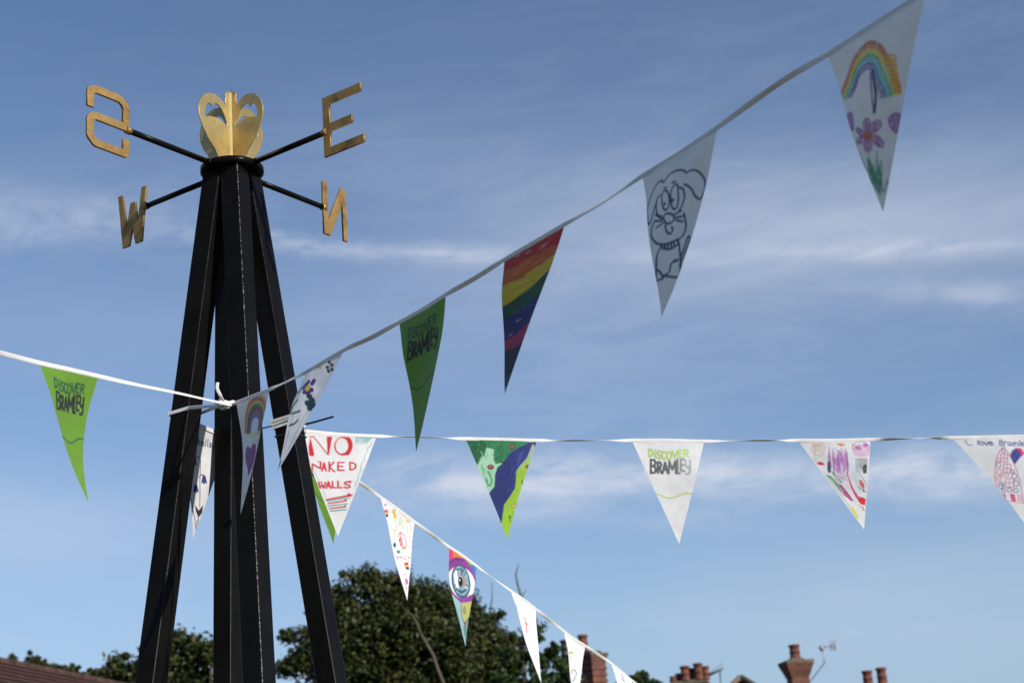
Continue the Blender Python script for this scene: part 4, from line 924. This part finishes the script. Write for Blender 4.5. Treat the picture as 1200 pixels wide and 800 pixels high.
# -- the line running away behind towards the houses
rhoD = lambda x: 1.0/(0.2200-1.5e-4*(x-345))
b3 = tag(empty('bunting', P(350, 515, rhoD(350))), 'bunting sloping down and away behind the level one, in front of the trees', 'bunting', 'strings of bunting tied to the compass tower')
bunting_line(b3, [(340, 509), (352, 517), (378, 534), (402, 552), (420, 565), (446, 583), (466, 597), (486, 612), (505, 626), (526, 641), (543, 652), (559, 664), (578, 678), (599, 693), (614, 703), (628, 714), (644, 727), (661, 740), (673, 749), (686, 757), (702, 768), (717, 778), (740, 797), (765, 818), (800, 850)], rhoD, [
    F((356, 520), (404, 553), (391, 637), art_green, 'green pennant half hidden behind the red lettered one', bul=(-5, -3), plumb=0.1, curl=0.02),
    F((446, 583), (486, 612), (477, 703), art_confetti, 'white pennant speckled with small coloured doodles', bul=(-1.5, -1.5), plumb=0.03),
    F((526, 641), (559, 664), (546, 757), art_eye, 'pennant with a large painted blue eye', plumb=0.05, bul=(-6.5, -3)),
    F((599, 693), (628, 714), (634, 800), lambda a, b, c: art_plain(a, b, c, [([(183, 320), (192, 350), (200, 405)], 9, 'd84050'), ([(190, 345), (205, 362)], 8, 'd84050'), ([(122, 235), (132, 270)], 5, '607040'), ([(158, 285), (164, 300)], 4, '506060'), ([(140, 280), (150, 310)], 4, '609050'), ([(225, 480), (250, 580)], 4, '7a8a9a')]), 'mostly blank white pennant with a small red mark', plumb=0.05, bend=-0.01),
    F((661, 740), (686, 757), (674, 828), lambda a, b, c: art_plain(a, b, c, [([(428, 521), (452, 518)], 9, 'b8c840'), ([(450, 640), (460, 620), (478, 640), (470, 670), (455, 690)], 5, '8a94a4'), ([(465, 600), (485, 650)], 4, '9aa0a8')]), 'mostly blank white pennant with a small yellow mark', plumb=0.05),
    F((716, 777), (740, 797), (748, 862), lambda a, b, c: art_plain(a, b, c, [([(742, 650), (755, 668)], 8, 'd85060'), ([(745, 672), (762, 690)], 7, '5070b8'), ([(770, 680), (780, 700)], 6, '5070b8')]), 'small white pennant with blue and red marks at the bottom edge', plumb=0.05)], 4)
# post that holds its far end, below the picture
pe = P(800, 850, rhoD(800)); post = tag(empty('wooden_post', (pe.x, pe.y, GZ*0)), 'plain timber post holding the low end of the sloping bunting', 'post')
bm = bmesh.new(); bbox(bm, (0, 0, (pe.z+0.05)/2), (0.09, 0.09, pe.z+0.05), Matrix.Translation((pe.x, pe.y+0.05, 0)), 0.006)
place('shaft', bm_mesh(bm), M_TIMBER, post, post)

# ------------------------------------------------------------------ trees
def leaves(centres, radii, per, size, seed, mat_, squash=0.8):
    r = np.random.default_rng(seed); V = []; tone = []
    C = np.repeat(np.array(centres), per, 0); Rr = np.repeat(np.array(radii), per)
    n = len(C); d = r.normal(size=(n, 3)); d /= np.linalg.norm(d, axis=1)[:, None]
    rad = Rr*np.minimum(np.abs(r.normal(size=n))*0.62+0.12, 1.4); pos = C + d*rad[:, None]*np.array([1, 1, squash])
    nrm = d*0.6+r.normal(size=(n, 3))*0.6+np.array([0, 0, 0.5]); nrm /= np.linalg.norm(nrm, axis=1)[:, None]
    t = np.cross(nrm, r.normal(size=(n, 3))); t /= np.linalg.norm(t, axis=1)[:, None]; b = np.cross(nrm, t)
    s = size*r.uniform(0.6, 1.3, n)[:, None]
    fold = nrm*s*0.18
    q = np.stack([pos-t*s*0.5, pos-b*s*0.26+fold, pos+t*s*0.55-fold*0.6, pos+b*s*0.26+fold], 1).reshape(-1, 3)
    me = bpy.data.meshes.new('crown'); me.vertices.add(n*4); me.vertices.foreach_set('co', q.reshape(-1).astype(np.float32))
    me.loops.add(n*4); me.loops.foreach_set('vertex_index', np.arange(n*4, dtype=np.int32)); me.polygons.add(n)
    me.polygons.foreach_set('loop_start', (np.arange(n)*4).astype(np.int32)); me.polygons.foreach_set('loop_total', np.full(n, 4, np.int32)); me.update(calc_edges=True)
    cl_t = np.repeat(r.random(len(centres)), per)
    tn = np.clip(cl_t*0.45+r.random(n)*0.55 + (r.random(n) > 0.93)*0.35, 0, 1); tn = np.repeat(tn, 4)
    ca = me.color_attributes.new('leaf', 'FLOAT_COLOR', 'POINT'); ca.data.foreach_set('color', np.stack([tn, tn, tn, np.ones_like(tn)], 1).reshape(-1).astype(np.float32))
    return me
def tree(name, label, Y, lobes, mat_, seed, leaf=0.13, clumps=46, per=46, trunk_px=None, extra_branches=(), strays=10, bark=None, group=None, trunk_r=0.22, clump_r=(0.20, 0.42)):
    r_ = random.Random(seed); bark = bark or M_BARK
    S = Y/FPX
    cs = []
    for lx, ly, lr in lobes:
        c = PY(lx, ly, Y+r_.uniform(-0.5, 0.8)*lr*S*0.6); cs.append((c, lr*S*1.02))
    bx = trunk_px if trunk_px is not None else sum(l[0] for l in lobes)/len(lobes)
    base = PY(bx, 820, Y); base.z = 0
    root = tag(empty(name, base), label, 'tree', group)
    centres, radii = [], []
    for c, rr in cs:
        nn = max(6, int(clumps*(rr/0.9)**1.7)) if rr > .35 else max(5, int(clumps*.3))
        for _ in range(nn):
            d = Vector((r_.gauss(0, 1), r_.gauss(0, 1), r_.gauss(0, 1))).normalized(); f = r_.uniform(0.45, 1.0)
            p = c + Vector((d.x*rr*f, d.y*rr*f, d.z*rr*f*0.92)); cr = r_.uniform(*clump_r)*min(1, rr/0.7+0.2)
            p -= d*cr*0.55
            if p.z < 0.4: continue
            centres.append(tuple(p)); radii.append(cr)
    for _ in range(strays):
        c, rr = r_.choice(cs); a = r_.uniform(0.2, 2.9); d = Vector((math.cos(a), r_.uniform(-.3, .3), math.sin(a)*0.9+0.2)).normalized()
        for f, s in ((0.92, 0.20), (1.02, 0.15), (1.10, 0.10)): centres.append(tuple(c+d*rr*f)); radii.append(s*min(1, rr))
    place('crown', leaves(centres, radii, per, leaf, seed, mat_), mat_, root, root)
    # trunk and limbs reaching every lobe
    bm = bmesh.new(); low = min(c.z for c, _ in cs); hub = Vector((base.x+0.1, base.y, max(1.2, min(low, 3.5)*0.7)))
    tube(bm, [base, base.lerp(hub, 0.5)+Vector((0.05, 0, 0)), hub], [trunk_r*1.3, trunk_r, trunk_r*0.85], 12)
    place('trunk', bm_mesh(bm), bark, root, root)
    bm = bmesh.new()
    for c, rr in cs:
        m = hub.lerp(c, 0.5)+Vector((r_.uniform(-.3, .3), r_.uniform(-.3, .3), 0.3)); tube(bm, [hub, m, c], [trunk_r*0.45, trunk_r*0.28, trunk_r*0.1], 7)
        for _ in range(5):
            d = Vector((r_.gauss(0, 1), r_.gauss(0, 1), r_.gauss(0.3, 1))).normalized()*rr*0.85; tube(bm, [c, c+d*0.5+Vector((0, 0, .05)), c+d], [trunk_r*0.08, trunk_r*0.05, 0.006], 5)
    place('limbs', bm_mesh(bm), bark, root, root)
    for pts, rads, bmat in extra_branches:
        bm = bmesh.new(); tube(bm, [PY(x, y, Y+dy) for x, y, dy in pts], rads, 8); place('bare_branch', bm_mesh(bm), bmat, root, root)
    return root
tree('chestnut_tree', 'largest broad tree with dark olive crown just right of the tower', 38,
     [(432, 684, 30), (468, 692, 32), (398, 708, 32), (500, 700, 32), (535, 712, 32), (560, 735, 30), (375, 745, 30), (582, 752, 26), (598, 772, 24), (425, 735, 48), (465, 735, 50), (510, 740, 44), (410, 765, 50), (480, 775, 55), (490, 745, 52), (545, 770, 48), (395, 790, 50), (450, 800, 60), (520, 815, 60), (590, 775, 26), (350, 775, 22), (338, 745, 9), (334, 782, 16), (580, 820, 50), (430, 870, 80), (520, 890, 80)],
     M_LEAF1, 11, 0.115, 64, 62, 470, [
        ([(474, 714, -1.9), (483, 720, -1.8), (489, 731, -1.9), (493, 742, -1.7), (502, 757, -1.8), (508, 768, -1.8), (513, 784, -1.8), (522, 806, -1.7)], [0.010, 0.016, 0.021, 0.026, 0.03, 0.033, 0.036, 0.04], M_PALEBARK),
        ([(576, 682, 0.1), (577, 700, 0.1), (573, 722, 0.2), (570, 760, 0.3)], [0.008, 0.014, 0.02, 0.03], M_PALEBARK)], strays=26)
tree('lime_tree', 'rounded dark tree seen through the left side of the tower', 42,
     [(140, 784, 22), (122, 798, 20), (165, 787, 25), (188, 770, 24), (203, 752, 18), (226, 758, 22), (250, 765, 26), (215, 790, 40), (160, 820, 40), (270, 790, 30), (120, 830, 30), (240, 830, 50), (190, 860, 60)],
     M_LEAF1, 12, 0.15, 50, 42, 200, strays=16)
tree('slender_tree', 'slender green tree with a bare shoot rising above it, beside the blank pennants', 33,
     [(626, 742, 15), (614, 770, 18), (636, 772, 16), (600, 790, 22), (640, 800, 24), (618, 815, 30), (665, 790, 14), (668, 812, 22), (640, 840, 40), (595, 770, 14), (588, 800, 22), (655, 778, 8), (648, 762, 8)],
     M_LEAF2, 13, 0.11, 60, 34, 614, [([(608, 660, 0), (604.5, 672, 0), (606, 682, 0), (611, 700, 0), (613, 740, 0), (614, 780, 0), (616, 830, 0)], [0.008, 0.016, 0.02, 0.024, 0.03, 0.045, 0.06], M_BARK),
      ([(606, 764, 0), (602, 756, 0), (596, 752, 0), (594, 745, 0)], [0.02, 0.015, 0.01, 0.006], M_BARK),
      ([(611, 705, 0), (614, 694, 0), (618, 690, 0)], [0.012, 0.009, 0.005], M_BARK), ([(591, 748, 0), (588, 740, 0), (590, 733, 0)], [0.010, 0.008, 0.005], M_BARK)], strays=12, trunk_r=0.1, clump_r=(0.14, 0.28))
tree('garden_tree', 'low leafy treetop to the right of the nearest chimney', 48,
     [(742, 800, 13), (752, 792, 8), (738, 806, 10), (768, 804, 10), (725, 815, 18), (755, 822, 24), (700, 822, 14)], M_LEAF2, 14, 0.14, 60, 34, 745, strays=6, trunk_r=0.14, clump_r=(0.14, 0.3))
tree('birch_tree', 'far thin treetops showing above the tiled roof', 60,
     [(14, 773, 8), (38, 774, 10), (50, 779, 9), (60, 783, 8), (72, 784, 7), (84, 786, 9), (97, 792, 7), (30, 800, 20), (70, 808, 22), (103, 798, 5)], M_LEAF1, 15, 0.17, 60, 20, 60, strays=8, trunk_r=0.12, clump_r=(0.10, 0.2))

# ------------------------------------------------------------------ houses
def gable_house(name, label, C, w, d, eave, ridge, yaw, wall_mat, chimneys=(), group=None, aerial=None, over=0.25, wins=True):
    """C: ground point below the ridge centre; w along the ridge, d across it"""
    C = Vector(C); root = tag(empty(name, C), label, 'house', group)
    rot = Matrix.Rotation(yaw, 4, 'Z'); M = Matrix.Translation(C) @ rot
    def wp(x, y, z): return M @ Vector((x, y, z))
    V = [wp(x, y, z) for z in (0, eave) for x, y in ((-w/2, -d/2), (w/2, -d/2), (w/2, d/2), (-w/2, d/2))] + [wp(-w/2, 0, ridge-0.05), wp(w/2, 0, ridge-0.05)]
    me = raw_mesh(V, [(0, 1, 5, 4), (2, 3, 7, 6), (1, 2, 6, 9, 5), (3, 0, 4, 8, 7), (4, 5, 9, 8), (6, 7, 8, 9)])
    place('wall', me, wall_mat, root, root)
    # roof slabs with uv for the tile courses
    bm = bmesh.new(); uvl = bm.loops.layers.uv.new('UVMap')
    sl_ = math.hypot(d/2, ridge-eave); ex = over/(d/2); zl_ = eave-(ridge-eave)*ex; yl_ = d/2+over
    for sg in (-1, 1):
        th = 0.09
        q = [(-w/2-over, sg*yl_, zl_), (w/2+over, sg*yl_, zl_), (w/2+over, 0, ridge), (-w/2-over, 0, ridge)]
        vv = [bm.verts.new(wp(*p)) for p in q]; v2 = [bm.verts.new(wp(p[0], p[1], p[2]-th-0.03)) for p in q]
        Lr = sl_*(1+ex); nr = int(Lr/0.19); nv = Vector((0, sg*(ridge-eave), d/2)).normalized()
        for i in range(nr):            # every course of tiles lies on the one below
            a_, b_ = i/nr, (i+1)/nr
            def at(t, lift): return Vector((0, sg*yl_*(1-t), zl_+(ridge-zl_)*t))+nv*lift
            lo, hi = at(a_, 0.034), at(b_, 0.006)
            nx = 6; 
            for j in range(nx):
                xa, xb = -w/2-over+(w+2*over)*j/nx, -w/2-over+(w+2*over)*(j+1)/nx
                jt = rnd.uniform(-0.004, 0.004)
                c_ = [(xa, lo, a_), (xb, lo, a_), (xb, hi, b_), (xa, hi, b_)]
                f = bm.faces.new([bm.verts.new(wp(x_, p_.y, p_.z+jt)) for x_, p_, t_ in c_])
                for l, (x_, p_, t_) in zip(f.loops, c_): l[uvl].uv = (x_+w, t_*Lr)
                base_ = at(a_, 0.0); bm.faces.new([bm.verts.new(wp(*q_)) for q_ in ((xa, lo.y, lo.z+jt), (xb, lo.y, lo.z+jt), (xb, base_.y, base_.z), (xa, base_.y, base_.z))])
        bm.faces.new(vv)
        for i in range(4):
            if i == 2: continue
            bm.faces.new((vv[i], vv[(i+1) % 4], v2[(i+1) % 4], v2[i]))
    rf = place('roof', bm_mesh(bm), M_TILE, root, root)
    bm = bmesh.new()
    nseg = int((w+2*over)/0.45)
    for i in range(nseg):
        x0 = -w/2-over+i*(w+2*over)/nseg; x1 = x0+(w+2*over)/nseg-0.015
        tube(bm, [wp(x0, 0, ridge-0.01), wp(x1, 0, ridge-0.01)], 0.07, 10)
    place('ridge_tiles', bm_mesh(bm), M_RIDGE, rf, root)
    if wins:
        nw = max(2, int(w/2.6))
        for zz_ in ((1.0, 1.3), (3.4, 1.2)) if eave > 4.6 else ((1.0, 1.2),):
            for i in range(nw):
                x = -w/2+w*(i+0.5)/nw
                if zz_[0] == 1.0 and i == nw//2:
                    bm = bmesh.new(); bbox(bm, (x, -d/2-0.03, 1.03), (0.92, 0.06, 2.06), M, 0.01); place('door', bm_mesh(bm), M_TIMBER, root, root); continue
                bm = bmesh.new()
                for bx_, bz_, sx_, sz_ in ((0, zz_[1]/2, 1.3, 0.07), (0, -zz_[1]/2, 1.3, 0.07), (-0.62, 0, 0.07, zz_[1]-0.08), (0.62, 0, 0.07, zz_[1]-0.08), (0, 0, 0.06, zz_[1]-0.08)):
                    bbox(bm, (x+bx_, -d/2-0.03, zz_[0]+zz_[1]/2+bz_), (sx_, 0.06, sz_), M)
                wn = place('window', bm_mesh(bm), M_WHITE, root, root)
                bm = bmesh.new(); bbox(bm, (x, -d/2-0.012, zz_[0]+zz_[1]/2), (1.16, 0.02, zz_[1]-0.1), M); place('pane', bm_mesh(bm), M_GLASS, wn, root)
    return root, M
def pot_profile(h, r): return [(r*0.95, 0), (r*1.0, 0.04), (r*0.92, 0.06), (r*0.88, h*0.45), (r*0.97, h*0.47), (r*0.97, h*0.52), (r*0.86, h*0.54), (r*0.84, h*0.84), (r*1.02, h*0.87), (r*1.04, h*0.96), (r*0.92, h), (r*0.7, h), (r*0.68, h*0.9)]
def chimney(root, yaw, top, sx, sy, drop, pots, corbels=True, cap_mat=None, crown_h=0.5, banded=False, flare=0.30):
    """top: centre of the stack's top face"""
    top = Vector(top); M = Matrix.Translation(top) @ Matrix.Rotation(yaw, 4, 'Z')
    bm = bmesh.new(); bbox(bm, (0, 0, -(drop+crown_h)/2-0.002), (sx, sy, drop-crown_h), M)
    if banded:
        for i in range(7): bbox(bm, (0, 0, -crown_h-0.08-i*0.15), (sx+0.05, sy+0.05, 0.075), M, 0.006)
    if corbels:
        nC = 6; z = -crown_h
        for i in range(nC):
            e = flare*(i+1)/nC; bbox(bm, (0, 0, z+crown_h*0.75*(i+0.5)/nC), (sx+e, sy+e, crown_h*0.75/nC-0.004), M, 0.004)
    else: bbox(bm, (0, 0, -crown_h/2-0.05), (sx, sy, crown_h-0.1+0.004), M)
    ch = place('chimney', bm_mesh(bm), M_BRICK, root, root)
    e = flare+0.05 if corbels else 0.12
    bm = bmesh.new(); zt = -crown_h*0.25 if corbels else -0.10
    bbox(bm, (0, 0, zt/2-0.01), (sx+e, sy+e, -zt-0.01), M, 0.015); bbox(bm, (0, 0, 0.02), (sx*0.8, sy*0.8, 0.07), M, 0.03)
    place('capstone', bm_mesh(bm), cap_mat or M_STONE, ch, root)
    for (x, y, h, r) in pots:
        bm = bmesh.new(); q = M @ Vector((x, y, 0.04)); lathe(bm, q, pot_profile(h, r), 18); place('chimney_pot', bm_mesh(bm), M_POT, ch, root)
    return ch
# pieces measured from the photo: distance Y, pixel of the stack top
def px_m(n, Y): return n*Y/FPX/math.cos(R(7))
# 1 chimney behind the blank pennants
Y1 = 40; t1 = PY(694, 765, Y1); h1, _ = gable_house('brick_house', 'brick house behind the trees, its banded chimney stack just right of the blank pennants', (t1.x-0.5, t1.y+2.2, 0), 9, 7, 4.2, PY(690, 830, Y1).z, R(8), M_BRICK)
chimney(h1, R(38), t1, 0.42, 0.42, t1.z-3.5, [(-0.18, 0.10, 0.42, 0.125), ], True, M_STONE, 0.30, True, 0.10)
t1b = PY(668, 768, Y1+1.0)
bm = bmesh.new(); bbox(bm, (0, 0, -0.9), (0.34, 0.34, 1.8), Matrix.Translation(t1b) @ Matrix.Rotation(R(38), 4, 'Z'))
c1b = place('chimney', bm_mesh(bm), M_BRICK, h1, h1)
bm = bmesh.new(); lathe(bm, t1b+Vector((-0.1, 0, 0.0)), pot_profile(0.40, 0.13), 16); place('chimney_pot', bm_mesh(bm), M_DARKMETAL, c1b, h1)
# 2 row of pots and aerial
Y2 = 56; t2 = PY(807, 799, Y2); h2, _ = gable_house('brick_house', 'distant brick house whose crowd of red chimney pots shows left of a small aerial', (t2.x+0.6, t2.y+2, 0), 10, 7, 4.6, PY(800, 845, Y2).z, R(-5), M_BRICK)
S2 = Y2/FPX
chimney(h2, R(-12), t2, 1.25, 0.7, t2.z-4.0, [((x-807)*S2, dy, hh, rr) for x, dy, hh, rr in ((790, -0.1, 0.20, 0.13), (796, 0.12, 0.30, 0.14), (804.5, -0.15, 0.50, 0.165), (811, 0.15, 0.44, 0.14), (820, -0.15, 0.55, 0.165), (827, 0.15, 0.46, 0.14))], False)
ar = bmesh.new(); m0, m1 = PY(846, 830, Y2), PY(843.5, 784, Y2)
tube(ar, [m0, m1], 0.022, 8)
for k_ in range(9):
    q = PY(831+k_*2.0, 790.5-k_*0.8, Y2); hgt = 0.10+0.012*k_; tube(ar, [q+Vector((0, 0, -0.04)), q+Vector((0, 0, hgt*1.2))], 0.007, 5)
tube(ar, [PY(829, 791, Y2), PY(847, 783, Y2)], [0.06, 0.02], 8)
place('aerial', bm_mesh(ar), M_DARKMETAL, h2, h2)
# small gable peak
Y2b = 50; g0 = PY(868, 793, Y2b)
gh, Mg = gable_house('brick_house', 'house showing only the tip of its pale edged gable between two chimneys', (g0.x+4.2*math.cos(R(75)), g0.y+4.2*math.sin(R(75)), 0), 8, 7, g0.z-2.6, g0.z, R(75), M_BRICK, over=0.2)
for sg in (-1, 1):
    bm = bmesh.new(); V0 = Mg @ Vector((-4.24, 0, g0.z+0.02)); V1 = Mg @ Vector((-4.24, sg*3.75, g0.z-2.80))
    tube(bm, [V0, V1], 0.09, 4); place('barge_board', bm_mesh(bm), M_STONE, gh, gh)
# 3 tall chimney with its aerial
Y3 = 46; t3 = PY(932.5, 773.5, Y3); h3, _ = gable_house('brick_house', 'brick house with the tallest corbelled chimney stack and a bent aerial pole beside it', (t3.x, t3.y+2.4, 0), 11, 7.5, 4.4, PY(930, 835, Y3).z, R(4), M_BRICK)
chimney(h3, R(10), t3, 0.50, 0.48, t3.z-3.6, [(0.0, 0.0, 0.40, 0.16)], True, M_STONE, 0.46, flare=0.26)
ar = bmesh.new(); tube(ar, [PY(945, 806, Y3), PY(950, 797, Y3), PY(966, 776.5, Y3), PY(966, 773, Y3), PY(963, 758, Y3)], 0.02, 8)
tube(ar, [PY(959, 759, Y3), PY(978, 755.5, Y3)], 0.022, 8)
tube(ar, [PY(962.5, 756, Y3), PY(963, 762, Y3)], 0.05, 8)
for dx_ in (973, 976, 978.5): tube(ar, [PY(dx_, 750.5, Y3), PY(dx_+0.4, 761.5, Y3)], 0.012, 6)
for dz_ in (751, 754.5, 758, 761): tube(ar, [PY(974, dz_, Y3-0.12), PY(979.5, dz_-0.5, Y3+0.12)], 0.012, 6)
place('aerial', bm_mesh(ar), M_METAL, h3, h3)
# 4 pair of pots at the right
Y4 = 52; t4 = PY(1027, 805, Y4); h4, _ = gable_house('brick_house', 'house at the right whose two plain chimney pots just reach into view', (t4.x+1, t4.y+2.2, 0), 10, 7, 4.2, PY(1027, 850, Y4).z, R(-3), M_BRICK)
S4 = Y4/FPX
chimney(h4, R(0), t4, 1.1, 0.6, t4.z-3.6, [(-8.5*S4, 0, 0.50, 0.17), (8*S4, 0, 0.56, 0.17)], False)
# left: long tiled roof
zr = 5.2
ra, rb = PZ(-90, 756, zr), PZ(165, 807, zr)
v = rb-ra; yaw = math.atan2(v.y, v.x); L = v.length+1.5; c = (ra+rb)/2 - v.normalized()*0.6
gable_house('village_hall', 'near building with a mottled red brown tiled roof at the bottom left corner', (c.x, c.y, 0), L, 9, 2.6, zr, yaw, M_BRICK)
